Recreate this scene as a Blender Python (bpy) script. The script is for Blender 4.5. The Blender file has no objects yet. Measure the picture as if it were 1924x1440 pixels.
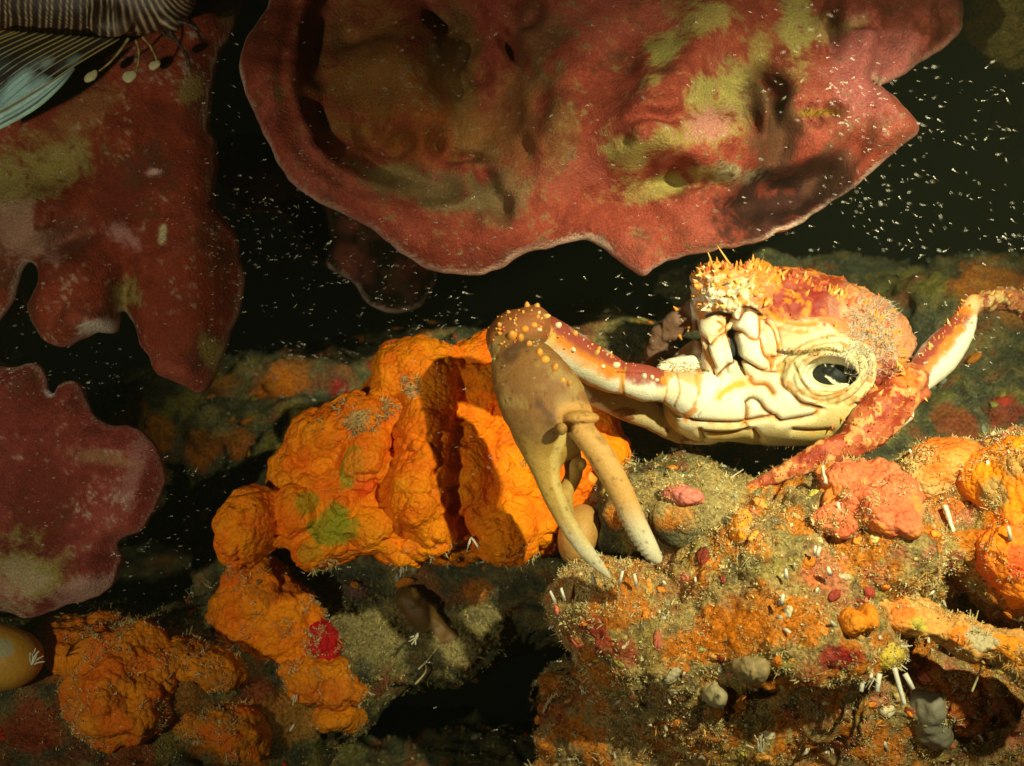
import bpy, math, random
import numpy as np

# ------------------------------------------------------------------ camera, world, strobes, exposure
S, D, CX, CY = 0.0004, 0.80, 962.0, 720.0          # metres per photo pixel on the plane y = 0, camera distance to it
scene = bpy.context.scene
COL = scene.collection
rng = np.random.default_rng(11)
random.seed(11)

cam_data = bpy.data.cameras.new('camera')
cam = bpy.data.objects.new('camera', cam_data)
COL.objects.link(cam)
cam.location = (0.0, -D, 0.0)
cam.rotation_euler = (math.radians(90), 0, 0)
cam_data.sensor_width = 36.0
cam_data.lens = 36.0 * D / (1924 * S)
cam_data.clip_start, cam_data.clip_end = 0.02, 50.0
cam_data.dof.use_dof = True
cam_data.dof.focus_distance = 0.765
cam_data.dof.aperture_fstop = 5.6
scene.camera = cam

world = bpy.data.worlds.new('World')
scene.world = world
world.use_nodes = True
world.node_tree.nodes['Background'].inputs[0].default_value = (0.40, 0.50, 0.22, 1)
world.node_tree.nodes['Background'].inputs[1].default_value = 0.002      # night-dark water


def strobe(name, loc, aim, power, cone, blend, colour, size):
    """one of the photographer's two underwater strobes"""
    ld = bpy.data.lights.new(name, 'SPOT')
    ld.energy, ld.spot_size, ld.spot_blend = power, math.radians(cone), blend
    ld.color, ld.shadow_soft_size = colour, size
    o = bpy.data.objects.new(name, ld)
    COL.objects.link(o)
    from mathutils import Vector
    o.location = loc
    o.rotation_euler = (Vector(aim) - Vector(loc)).to_track_quat('-Z', 'Y').to_euler()
    return o


strobe('strobe_light', (0.38, -0.68, 0.27), (0.225, 0.0, 0.015), 54.0, 56, 1.0, (1.0, 0.95, 0.62), 0.010)
strobe('strobe_light', (-0.42, -0.70, -0.12), (-0.12, 0.05, 0.13), 9.5, 92, 1.0, (1.0, 0.92, 0.66), 0.012)

scene.view_settings.view_transform = 'Standard'
scene.view_settings.look = 'None'
scene.view_settings.exposure = 0.0
scene.view_settings.gamma = 1.0
scene.cycles.use_denoising = True
scene.cycles.max_bounces = 6
scene.cycles.diffuse_bounces = 3
scene.cycles.transparent_max_bounces = 12


# ------------------------------------------------------------------ helpers: pixels, noise, distance fields, meshes
def at(px, py, y=0.0):
    f = (D + y) / D
    return np.array([(px - CX) * S * f, y, (CY - py) * S * f])


def ln(px, y=0.0):
    return px * S * (D + y) / D


def proj(V):
    f = S * (D + V[:, 1]) / D
    return CX + V[:, 0] / f, CY - V[:, 2] / f


def smooth(a, b, x):
    t = np.clip((x - a) / (b - a), 0, 1)
    return t * t * (3 - 2 * t)


def _hash(ix, iy, iz, seed):
    with np.errstate(over='ignore'):
        h = ix.astype(np.uint32) * np.uint32(374761393) + iy.astype(np.uint32) * np.uint32(668265263)
        h = h + iz.astype(np.uint32) * np.uint32(3266489917) + np.uint32((seed * 974634777) & 0xffffffff)
        h = (h ^ (h >> np.uint32(13))) * np.uint32(1274126177)
        h = (h ^ (h >> np.uint32(15))) * np.uint32(2246822519)
        h = h ^ (h >> np.uint32(16))
    return h.astype(np.float64) / 4294967296.0


def vnoise(P, seed=0):
    i = np.floor(P).astype(np.int64)
    f = P - i
    f = f * f * (3 - 2 * f)
    r = 0
    for a in (0, 1):
        for b in (0, 1):
            for c in (0, 1):
                w = (f[:, 0] if a else 1 - f[:, 0]) * (f[:, 1] if b else 1 - f[:, 1]) * (f[:, 2] if c else 1 - f[:, 2])
                r = r + w * _hash(i[:, 0] + a, i[:, 1] + b, i[:, 2] + c, seed)
    return r * 2 - 1


def fbm(P, scale, octaves=4, seed=0, gain=0.5):
    P = P / scale
    r, amp, tot = 0, 1.0, 0
    for o in range(octaves):
        r = r + amp * vnoise(P * 2.03 ** o + 17.3 * o, seed + o)
        tot += amp
        amp *= gain
    return r / tot


def worley(P, scale, seed=0):
    P = P / scale
    i = np.floor(P).astype(np.int64)
    best = np.full(len(P), 9.0)
    for a in (-1, 0, 1):
        for b in (-1, 0, 1):
            for c in (-1, 0, 1):
                cx, cy, cz = i[:, 0] + a, i[:, 1] + b, i[:, 2] + c
                q = np.stack([cx + _hash(cx, cy, cz, seed), cy + _hash(cx, cy, cz, seed + 7), cz + _hash(cx, cy, cz, seed + 13)], 1)
                best = np.minimum(best, ((P - q) ** 2).sum(1))
    return np.sqrt(best)


def spline(pts, n=8, closed=False):
    P = np.asarray(pts, float)
    N = len(P)
    out = []
    for i in range(N if closed else N - 1):
        if closed:
            a, b, c, d = P[(i - 1) % N], P[i], P[(i + 1) % N], P[(i + 2) % N]
        else:
            a, b, c, d = P[max(i - 1, 0)], P[i], P[i + 1], P[min(i + 2, N - 1)]
        for t in np.arange(n) / n:
            out.append(0.5 * (2 * b + (c - a) * t + (2 * a - 5 * b + 4 * c - d) * t * t + (3 * b - a - 3 * c + d) * t ** 3))
    if not closed:
        out.append(P[-1])
    return np.array(out)


def line_dist(x, y, pts):
    best = np.full(np.shape(x), 1e9)
    for (ax, ay), (bx, by) in zip(pts[:-1], pts[1:]):
        dx, dy = bx - ax, by - ay
        t = np.clip(((x - ax) * dx + (y - ay) * dy) / (dx * dx + dy * dy + 1e-12), 0, 1)
        best = np.minimum(best, (x - ax - t * dx) ** 2 + (y - ay - t * dy) ** 2)
    return np.sqrt(best)


def poly_sd(x, y, pts):
    pts = np.asarray(pts)
    inside = np.zeros(np.shape(x), bool)
    q = np.vstack([pts, pts[:1]])
    for (ax, ay), (bx, by) in zip(q[:-1], q[1:]):
        if ay == by:
            continue
        c = ((ay > y) != (by > y)) & (x < (bx - ax) * (y - ay) / (by - ay) + ax)
        inside ^= c
    d = line_dist(x, y, q)
    return np.where(inside, -d, d)


def rot2(deg):
    """turn in the picture plane (x right, z up), degrees counter-clockwise"""
    a = math.radians(deg)
    c, s = math.cos(a), math.sin(a)
    return np.array([[c, 0, -s], [0, 1, 0], [s, 0, c]])


class Field:
    """a distance field on a grid; surface-net meshing turns it into one closed mesh"""

    def __init__(s, lo, hi, h):
        s.lo, s.h = np.asarray(lo, float), h
        s.n = np.ceil((np.asarray(hi) - s.lo) / h).astype(int) + 1
        s.ax = [(s.lo[k] + h * np.arange(s.n[k])).astype(np.float32) for k in range(3)]
        s.d = np.full(tuple(s.n), 0.05, np.float32)
        s.prims = []

    def add(s, fn, lo, hi, k=0.0, op='u', tag=0):
        pad = k + 3 * s.h
        a = np.clip(np.floor((np.asarray(lo) - pad - s.lo) / s.h).astype(int), 0, s.n)
        b = np.clip(np.ceil((np.asarray(hi) + pad - s.lo) / s.h).astype(int) + 1, 0, s.n)
        if (b <= a).any():
            return
        sl = tuple(slice(a[i], b[i]) for i in range(3))
        x, y, z = s.ax[0][sl[0]][:, None, None], s.ax[1][sl[1]][None, :, None], s.ax[2][sl[2]][None, None, :]
        e = fn(x, y, z).astype(np.float32)
        d = s.d[sl]
        if op == 'u':
            if k > 0:
                t = np.clip(0.5 + 0.5 * (e - d) / k, 0, 1)
                s.d[sl] = e + (d - e) * t - k * t * (1 - t)
                # t = 1 keeps the old value, t = 0 takes the new one
                s.d[sl] = np.where(t >= 1, d, s.d[sl])
            else:
                s.d[sl] = np.minimum(d, e)
        else:
            if k > 0:
                t = np.clip(0.5 - 0.5 * (d + e) / k, 0, 1)
                s.d[sl] = d + (-e - d) * t + k * t * (1 - t)
            else:
                s.d[sl] = np.maximum(d, -e)
        if op == 'u':
            s.prims.append((fn, tag))

    def ell(s, c, r, R=None, k=0.0, op='u', tag=0):
        c, r = np.asarray(c, float), np.asarray(r, float)
        M = np.eye(3) if R is None else R.T
        ext = r if R is None else np.sqrt(((R * r) ** 2).sum(1))

        def fn(x, y, z):
            x, y, z = x - c[0], y - c[1], z - c[2]
            u = (M[0, 0] * x + M[0, 1] * y + M[0, 2] * z) / r[0]
            v = (M[1, 0] * x + M[1, 1] * y + M[1, 2] * z) / r[1]
            w = (M[2, 0] * x + M[2, 1] * y + M[2, 2] * z) / r[2]
            k0 = np.sqrt(u * u + v * v + w * w)
            k1 = np.sqrt((u / r[0]) ** 2 + (v / r[1]) ** 2 + (w / r[2]) ** 2) + 1e-9
            return k0 * (k0 - 1) / k1
        s.add(fn, c - ext, c + ext, k, op, tag)

    def cone(s, a, b, ra, rb, flat=1.0, k=0.0, op='u', tag=0):
        """round cone; FLAT under 1 squeezes it along the depth axis"""
        a, b = np.asarray(a, float), np.asarray(b, float)
        A, B = a * [1, 1 / flat, 1], b * [1, 1 / flat, 1]
        ab = B - A
        L2 = (ab * ab).sum() + 1e-12

        def fn(x, y, z):
            y = y / flat
            t = np.clip(((x - A[0]) * ab[0] + (y - A[1]) * ab[1] + (z - A[2]) * ab[2]) / L2, 0, 1)
            q = np.sqrt((x - A[0] - t * ab[0]) ** 2 + (y - A[1] - t * ab[1]) ** 2 + (z - A[2] - t * ab[2]) ** 2)
            return (q - (ra + (rb - ra) * t)) * (0.5 + 0.5 * flat)
        R = max(ra, rb)
        s.add(fn, np.minimum(a, b) - R, np.maximum(a, b) + R, k, op, tag)

    def tube(s, pts, flat=1.0, k=0.0, tag=0, n=4):
        """PTS rows: px, py, y, radius in px"""
        Q = spline(pts, n) if len(pts) > 2 else np.asarray(pts, float)
        segs, lo, hi = [], np.full(3, 9.0), np.full(3, -9.0)
        for p, q in zip(Q[:-1], Q[1:]):
            a, b, ra, rb = at(*p[:3]), at(*q[:3]), ln(p[3], p[2]), ln(q[3], q[2])
            A, B = a * [1, 1 / flat, 1], b * [1, 1 / flat, 1]
            segs.append((A, B - A, ((B - A) ** 2).sum() + 1e-12, ra, rb))
            lo = np.minimum(lo, np.minimum(a, b) - max(ra, rb))
            hi = np.maximum(hi, np.maximum(a, b) + max(ra, rb))

        def fn(x, y, z):
            y = y / flat
            best = None
            for A, ab, L2, ra, rb in segs:
                t = np.clip(((x - A[0]) * ab[0] + (y - A[1]) * ab[1] + (z - A[2]) * ab[2]) / L2, 0, 1)
                q = np.sqrt((x - A[0] - t * ab[0]) ** 2 + (y - A[1] - t * ab[1]) ** 2 + (z - A[2] - t * ab[2]) ** 2) - (ra + (rb - ra) * t)
                best = q if best is None else np.minimum(best, q)
            return best * (0.5 + 0.5 * flat)
        s.add(fn, lo, hi, k, tag=tag)

    def mesh(s):
        d, sg = s.d, s.d < 0
        c = np.zeros(tuple(s.n - 1), np.int8)
        for a in (0, 1):
            for b in (0, 1):
                for e in (0, 1):
                    c += sg[a:s.n[0] - 1 + a, b:s.n[1] - 1 + b, e:s.n[2] - 1 + e]
        idx = np.argwhere((c > 0) & (c < 8))
        ids = np.full(c.shape, -1, np.int32)
        ids[idx[:, 0], idx[:, 1], idx[:, 2]] = np.arange(len(idx))
        offs = [(a, b, e) for a in (0, 1) for b in (0, 1) for e in (0, 1)]
        val = np.stack([d[idx[:, 0] + a, idx[:, 1] + b, idx[:, 2] + e] for a, b, e in offs], 1).astype(np.float64)
        acc, cnt = np.zeros((len(idx), 3)), np.zeros(len(idx))
        for i in range(8):
            for j in range(i + 1, 8):
                oa, ob = np.array(offs[i]), np.array(offs[j])
                if np.abs(oa - ob).sum() != 1:
                    continue
                m = (val[:, i] < 0) != (val[:, j] < 0)
                t = val[m, i] / (val[m, i] - val[m, j])
                acc[m] += oa + t[:, None] * (ob - oa)
                cnt[m] += 1
        V = s.lo + s.h * (idx + acc / cnt[:, None])
        F = []
        for ax in range(3):
            u, v = (ax + 1) % 3, (ax + 2) % 3
            sl0 = [slice(1, -1)] * 3
            sl1 = [slice(1, -1)] * 3
            sl0[ax], sl1[ax] = slice(0, -1), slice(1, None)
            A, B = sg[tuple(sl0)], sg[tuple(sl1)]
            e = np.argwhere(A != B)
            off = np.ones(3, int)
            off[ax] = 0
            e = e + off
            neg = sg[e[:, 0], e[:, 1], e[:, 2]]

            def cid(du, dv):
                q = e.copy()
                q[:, u] += du
                q[:, v] += dv
                return ids[q[:, 0], q[:, 1], q[:, 2]]
            quad = np.stack([cid(-1, -1), cid(0, -1), cid(0, 0), cid(-1, 0)], 1)
            quad[~neg] = quad[~neg][:, ::-1]
            F.append(quad)
        return V, np.vstack(F)

    def tags(s, V):
        best, tag = np.full(len(V), 9.0), np.zeros(len(V), int)
        x, y, z = V[:, 0], V[:, 1], V[:, 2]
        for fn, t in s.prims:
            e = fn(x, y, z)
            m = e < best
            best[m] = e[m]
            tag[m] = t
        return tag


def normals(V, F):
    a, b, c, d = (V[F[:, k]] for k in range(4))
    fn = np.cross(c - a, d - b)
    N = np.zeros_like(V)
    for k in range(3):
        for j in range(4):
            N[:, k] += np.bincount(F[:, j], fn[:, k], len(V))
    return N / (np.linalg.norm(N, axis=1)[:, None] + 1e-12)


def relax(V, F, it=1, w=0.5):
    for _ in range(it):
        acc, cnt = np.zeros_like(V), np.zeros(len(V))
        for j in range(4):
            a, b = F[:, j], F[:, (j + 1) % 4]
            for k in range(3):
                acc[:, k] += np.bincount(a, V[b, k], len(V)) + np.bincount(b, V[a, k], len(V))
            cnt += np.bincount(a, minlength=len(V)) + np.bincount(b, minlength=len(V))
        V = V + w * (acc / np.maximum(cnt, 1)[:, None] - V)
    return V


def mesh_data(name, V, F, mat, col=None, flat=False):
    me = bpy.data.meshes.new(name)
    V = np.asarray(V, np.float32)
    me.vertices.add(len(V))
    me.vertices.foreach_set('co', V.ravel())
    F = [np.asarray(f) for f in (F if isinstance(F, list) else [F]) if len(f)]
    loops = np.concatenate([f.ravel() for f in F]).astype(np.int32)
    tot = np.concatenate([np.full(len(f), f.shape[1]) for f in F]).astype(np.int32)
    me.loops.add(len(loops))
    me.loops.foreach_set('vertex_index', loops)
    me.polygons.add(len(tot))
    me.polygons.foreach_set('loop_start', (np.cumsum(tot) - tot).astype(np.int32))
    me.polygons.foreach_set('use_smooth', np.full(len(tot), not flat))
    me.update(calc_edges=True)
    if col is not None:
        c = np.ones((len(V), 4), np.float32)
        c[:, :3] = col
        me.attributes.new('Col', 'FLOAT_COLOR', 'POINT').data.foreach_set('color', c.ravel())
    me.materials.append(mat)
    me.validate()
    return me


def link(name, me, parent=None, label=None, cat=None, group=None, kind=None):
    o = bpy.data.objects.new(name, me)
    COL.objects.link(o)
    if parent is not None:
        o.parent = parent
        o.matrix_parent_inverse.identity()
    for key, v in (('label', label), ('category', cat), ('group', group), ('kind', kind)):
        if v:
            o[key] = v
    return o


def empty(name, loc, label, cat, group=None):
    o = link(name, None, None, label, cat, group)
    o.location = loc
    o.empty_display_size = 0.01
    return o


def largest(V, F):
    """keep only the biggest connected piece of a mesh"""
    lab = np.arange(len(V))
    while True:
        old = lab.copy()
        m = lab[F].min(1)
        for j in range(F.shape[1]):
            np.minimum.at(lab, F[:, j], m)
        lab = lab[lab]
        lab = lab[lab]
        if (lab == old).all():
            break
    keep = lab == np.bincount(lab).argmax()
    if keep.all():
        return V, F
    new = np.cumsum(keep) - 1
    return V[keep], new[F[keep[F[:, 0]]]]


def thing_mesh(name, V, F, mat, col, label=None, cat=None, group=None, kind=None, parent=None):
    """one mesh object whose origin is the foot of the thing (or its parent's origin)"""
    V = np.asarray(V)
    if parent is None:
        o0 = np.array([V[:, 0].mean(), V[:, 1].mean(), V[:, 2].min()])
    else:
        o0 = np.array(parent.location)
    o = link(name, mesh_data(name, V - o0, F, mat, col), parent, label, cat, group, kind)
    if parent is None:
        o.location = o0
    return o


def mixc(c, new, w):
    w = np.clip(w, 0, 1)[:, None]
    return c * (1 - w) + np.asarray(new) * w


# ------------------------------------------------------------------ materials
def material(name, grain=(0.0012, 0.25), bump=(0.0012, 0.0006), rough=0.6, spec=0.25, sub=0.0, trans=0.0, clear=0.0, warts=None, sheen=0.0):
    """base colour from attribute Col (pigment, in places painted shade) with a fine grain; small relief from noise"""
    m = bpy.data.materials.new(name)
    m.use_nodes = True
    nt = m.node_tree
    b = nt.nodes['Principled BSDF']
    at_ = nt.nodes.new('ShaderNodeAttribute')
    at_.attribute_name = 'Col'
    tc = nt.nodes.new('ShaderNodeTexCoord')
    no = nt.nodes.new('ShaderNodeTexNoise')
    no.inputs['Scale'].default_value = 1.0 / grain[0]
    no.inputs['Detail'].default_value = 4
    nt.links.new(tc.outputs['Object'], no.inputs['Vector'])
    mr = nt.nodes.new('ShaderNodeMapRange')
    mr.inputs[1].default_value, mr.inputs[2].default_value = 0.25, 0.75
    mr.inputs[3].default_value, mr.inputs[4].default_value = 1 - grain[1], 1 + grain[1]
    nt.links.new(no.outputs['Fac'], mr.inputs[0])
    mu = nt.nodes.new('ShaderNodeVectorMath')
    mu.operation = 'SCALE'
    nt.links.new(at_.outputs['Color'], mu.inputs[0])
    nt.links.new(mr.outputs[0], mu.inputs['Scale'])
    nt.links.new(mu.outputs[0], b.inputs['Base Color'])
    b.inputs['Roughness'].default_value = rough
    b.inputs['Specular IOR Level'].default_value = spec
    if sheen:
        b.inputs['Sheen Weight'].default_value = sheen
        b.inputs['Sheen Roughness'].default_value = 0.5
    if sub:
        b.inputs['Subsurface Weight'].default_value = sub
        b.inputs['Subsurface Radius'].default_value = (1.0, 0.5, 0.2)
        b.inputs['Subsurface Scale'].default_value = 0.002
    if bump:
        nb = nt.nodes.new('ShaderNodeTexNoise')
        nb.inputs['Scale'].default_value = 1.0 / bump[0]
        nb.inputs['Detail'].default_value = 5
        nb.inputs['Roughness'].default_value = 0.65
        nt.links.new(tc.outputs['Object'], nb.inputs['Vector'])
        bp = nt.nodes.new('ShaderNodeBump')
        bp.inputs['Distance'].default_value = bump[1]
        bp.inputs['Strength'].default_value = 1.0
        if warts:                       # rounded pimples with sharp creases between them
            vo = nt.nodes.new('ShaderNodeTexVoronoi')
            vo.feature = 'F1'
            vo.inputs['Scale'].default_value = 1.0 / warts[0]
            wn = nt.nodes.new('ShaderNodeTexNoise')
            wn.inputs['Scale'].default_value = 0.35 / warts[0]
            nt.links.new(tc.outputs['Object'], wn.inputs['Vector'])
            ad = nt.nodes.new('ShaderNodeVectorMath')
            ad.operation = 'MULTIPLY_ADD'
            nt.links.new(wn.outputs['Color'], ad.inputs[0])
            ad.inputs[1].default_value = (warts[0] * 0.7,) * 3
            nt.links.new(tc.outputs['Object'], ad.inputs[2])
            nt.links.new(ad.outputs[0], vo.inputs['Vector'])
            iv = nt.nodes.new('ShaderNodeMath')
            iv.operation = 'MULTIPLY'
            nt.links.new(vo.outputs['Distance'], iv.inputs[0])
            nt.links.new(vo.outputs['Distance'], iv.inputs[1])
            b2 = nt.nodes.new('ShaderNodeBump')
            b2.invert = True
            b2.inputs['Distance'].default_value = warts[1]
            nt.links.new(iv.outputs[0], b2.inputs['Height'])
            nt.links.new(b2.outputs['Normal'], bp.inputs['Normal'])
        nt.links.new(nb.outputs['Fac'], bp.inputs['Height'])
        nt.links.new(bp.outputs['Normal'], b.inputs['Normal'])
    out = nt.nodes['Material Output']
    sh = b
    if trans:
        tr = nt.nodes.new('ShaderNodeBsdfTranslucent')
        nt.links.new(mu.outputs[0], tr.inputs['Color'])
        mx = nt.nodes.new('ShaderNodeMixShader')
        mx.inputs[0].default_value = trans
        nt.links.new(b.outputs[0], mx.inputs[1])
        nt.links.new(tr.outputs[0], mx.inputs[2])
        nt.links.new(mx.outputs[0], out.inputs['Surface'])
        sh = mx
    if clear:      # glassy water-clear tissue: how much shows through is in the attribute's alpha-like 'Clear'
        ca = nt.nodes.new('ShaderNodeAttribute')
        ca.attribute_name = 'Clear'
        tp = nt.nodes.new('ShaderNodeBsdfTransparent')
        mx = nt.nodes.new('ShaderNodeMixShader')
        nt.links.new(ca.outputs['Fac'], mx.inputs[0])
        nt.links.new(sh.outputs[0], mx.inputs[1])
        nt.links.new(tp.outputs[0], mx.inputs[2])
        nt.links.new(mx.outputs[0], out.inputs['Surface'])
    return m


M_RED = material('red_sponge_skin', (0.0014, 0.34), (0.0022, 0.0020), 0.8, 0.03)
M_ORANGE = material('orange_sponge_skin', (0.0022, 0.22), (0.0016, 0.0005), 0.6, 0.06, warts=(0.0034, 0.0013))
M_ROCK = material('reef_rock_crust', (0.0026, 0.65), (0.0024, 0.0040), 0.85, 0.1)
M_SHELL = material('crab_shell', (0.0014, 0.16), (0.0014, 0.0005), 0.45, 0.2)
M_SPINE = material('crab_spine', (0.002, 0.06), None, 0.35, 0.4)
M_TURF = material('turf_filament', (0.004, 0.2), None, 0.7, 0.1, trans=0.25)
M_PALE = material('chalky_tube', (0.0012, 0.15), (0.001, 0.0004), 0.6, 0.2)
M_FISH = material('lionfish_skin', (0.0015, 0.12), (0.0015, 0.0003), 0.45, 0.3)
M_FIN = material('lionfish_fin', (0.002, 0.15), None, 0.5, 0.3, trans=0.3)
M_SHRIMP = material('mysid_body', (0.001, 0.05), None, 0.3, 0.5, clear=1.0)
M_SOFT = material('soft_tunicate', (0.002, 0.12), (0.003, 0.0006), 0.5, 0.3)


# ------------------------------------------------------------------ surface lookup: the reef point seen at a pixel
class Hits:
    def __init__(s):
        s.V, s.N = np.zeros((0, 3)), np.zeros((0, 3))

    def put(s, V, N):
        s.V, s.N = np.vstack([s.V, V]), np.vstack([s.N, N])
        s.build()

    def build(s, q=9):
        s.q, s.r0 = q, int(q == 9)
        px, py = proj(s.V)
        s.w, s.hh = int(2600 / q), int(2200 / q)
        bx, by = ((px + 300) / q).astype(int), ((py + 300) / q).astype(int)
        m = (bx >= 0) & (bx < s.w) & (by >= 0) & (by < s.hh)
        order = np.argsort(-s.V[:, 1])
        order = order[m[order]]
        s.z = np.full((s.hh, s.w), -1, np.int64)
        s.z[by[order], bx[order]] = order

    def __call__(s, px, py):
        i, j = int((py + 300) / s.q), int((px + 300) / s.q)
        for r in range(s.r0, 12):
            a = s.z[max(i - r, 0):i + r + 1, max(j - r, 0):j + r + 1].ravel()
            a = a[a >= 0]
            if len(a):
                k = a[np.argmin(s.V[a, 1])]
                return s.V[k], s.N[k]
        return at(px, py, 0.15), np.array([0, -1.0, 0])


REEF = Hits()


def spots(V, c, blobs, seed=5):
    """pigment patches: each is a ball of colour round a point of the surface, with a ragged border"""
    n = fbm(V, 0.012, 4, seed)
    px, py = proj(V)
    for bx, by, r, colour, strength in blobs:
        m = np.abs(px - bx) + np.abs(py - by) < 20
        if not m.any():
            continue
        k = np.where(m)[0]
        p = V[k[np.argmin(V[k, 1])]]
        d = np.linalg.norm(V - p, axis=1) / ln(r, p[1])
        c = mixc(c, colour, strength * (1 - smooth(0.75, 1.05, d + 0.55 * n)))
    return c


# ------------------------------------------------------------------ the reef
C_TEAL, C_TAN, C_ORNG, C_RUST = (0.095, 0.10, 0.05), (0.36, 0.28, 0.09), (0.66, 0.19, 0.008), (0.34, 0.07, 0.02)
C_CORAL, C_CRIM, C_OLIVE, C_DARK = (0.74, 0.19, 0.10), (0.40, 0.02, 0.02), (0.30, 0.26, 0.05), (0.05, 0.045, 0.03)


def reef(name, lumps, lo, hi, h, k, disp, patches, base, seed, warm=0.0):
    f = Field(lo, hi, h)
    for px, py, y, rx, ry, rz in lumps:
        f.ell(at(px, py, y), (ln(rx, y), ry, ln(rz, y)), k=k)
    V, F = f.mesh()
    N = normals(V, F)
    a = fbm(V, 0.045, 4, seed) * disp[0] + fbm(V, 0.012, 3, seed + 9) * disp[1] - (worley(V, 0.011, seed + 3) - 0.5) * disp[2]
    V = V + N * a[:, None]
    N = normals(V, F)
    n1, n2, n3 = fbm(V, 0.03, 4, seed + 20), fbm(V, 0.018, 4, seed + 30), fbm(V, 0.01, 3, seed + 40)
    c = np.tile(np.asarray(base), (len(V), 1)) * (1 + 0.5 * n3[:, None])
    c = mixc(c, C_TAN, smooth(0.0, 0.25, n1) * 0.6)
    c = mixc(c, C_RUST, smooth(0.12, 0.3, n2) * 0.5)
    c = mixc(c, C_OLIVE, smooth(0.12, 0.3, -n1) * 0.5)
    c = mixc(c, C_DARK, smooth(0.1, 0.35, -n2) * 0.6)
    if warm:
        n4 = fbm(V, 0.022, 4, seed + 45)
        c = mixc(c, C_ORNG, smooth(0.02, 0.2, n4) * warm)
        c = mixc(c, C_CORAL, smooth(0.1, 0.28, -n4) * warm * 0.7 * smooth(0.19, 0.27, V[:, 0]))
    c = spots(V, c, patches, seed + 50)
    o = thing_mesh(name, V, F, M_ROCK, np.clip(c, 0.005, 0.9), kind='structure')
    REEF.put(V, N)
    return V, N, F, c


BACK = [  # px, py, depth y, radius px, radius in depth, radius px
    (400, 800, 0.33, 230, 0.14, 120), (250, 900, 0.36, 150, 0.15, 110), (620, 720, 0.36, 150, 0.12, 70), (830, 690, 0.34, 150, 0.10, 70),
    (960, 700, 0.30, 140, 0.12, 90), (1110, 690, 0.28, 120, 0.10, 110), (1210, 760, 0.26, 130, 0.10, 140),
    (1400, 600, 0.36, 190, 0.10, 120), (1600, 610, 0.42, 170, 0.10, 130), (1790, 610, 0.30, 130, 0.09, 130), (1900, 640, 0.30, 120, 0.10, 150),
    (1850, 780, 0.24, 170, 0.10, 110), (1600, 860, 0.24, 330, 0.12, 110), (1960, 10, 0.16, 150, 0.08, 120), (2050, 200, 0.5, 170, 0.12, 120),
    (60, 1260, 0.10, 260, 0.12, 100), (330, 1240, 0.10, 230, 0.12, 90), (200, 1320, 0.08, 260, 0.10, 110), (480, 1310, 0.11, 200, 0.10, 100), (120, 1440, 0.05, 330, 0.14, 120), (400, 1430, 0.10, 230, 0.14, 110),
    (660, 1220, 0.14, 130, 0.09, 110), (850, 1190, 0.16, 110, 0.08, 80), (760, 1480, 0.25, 300, 0.14, 110), (1000, 1500, 0.24, 330, 0.14, 100),
    (620, 980, 0.24, 260, 0.12, 220), (880, 950, 0.22, 230, 0.12, 230), (1100, 990, 0.19, 230, 0.12, 170), (760, 1130, 0.25, 330, 0.12, 120),
    (1290, 945, 0.06, 180, 0.11, 80), (1180, 1000, 0.11, 140, 0.09, 60), (500, 1180, 0.16, 120, 0.10, 110),
    (400, 1150, 0.48, 380, 0.14, 160), (-160, 1100, 0.45, 300, 0.16, 500), (1600, 1300, 0.3, 500, 0.15, 300), (2150, 900, 0.35, 220, 0.2, 600),
]
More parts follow.
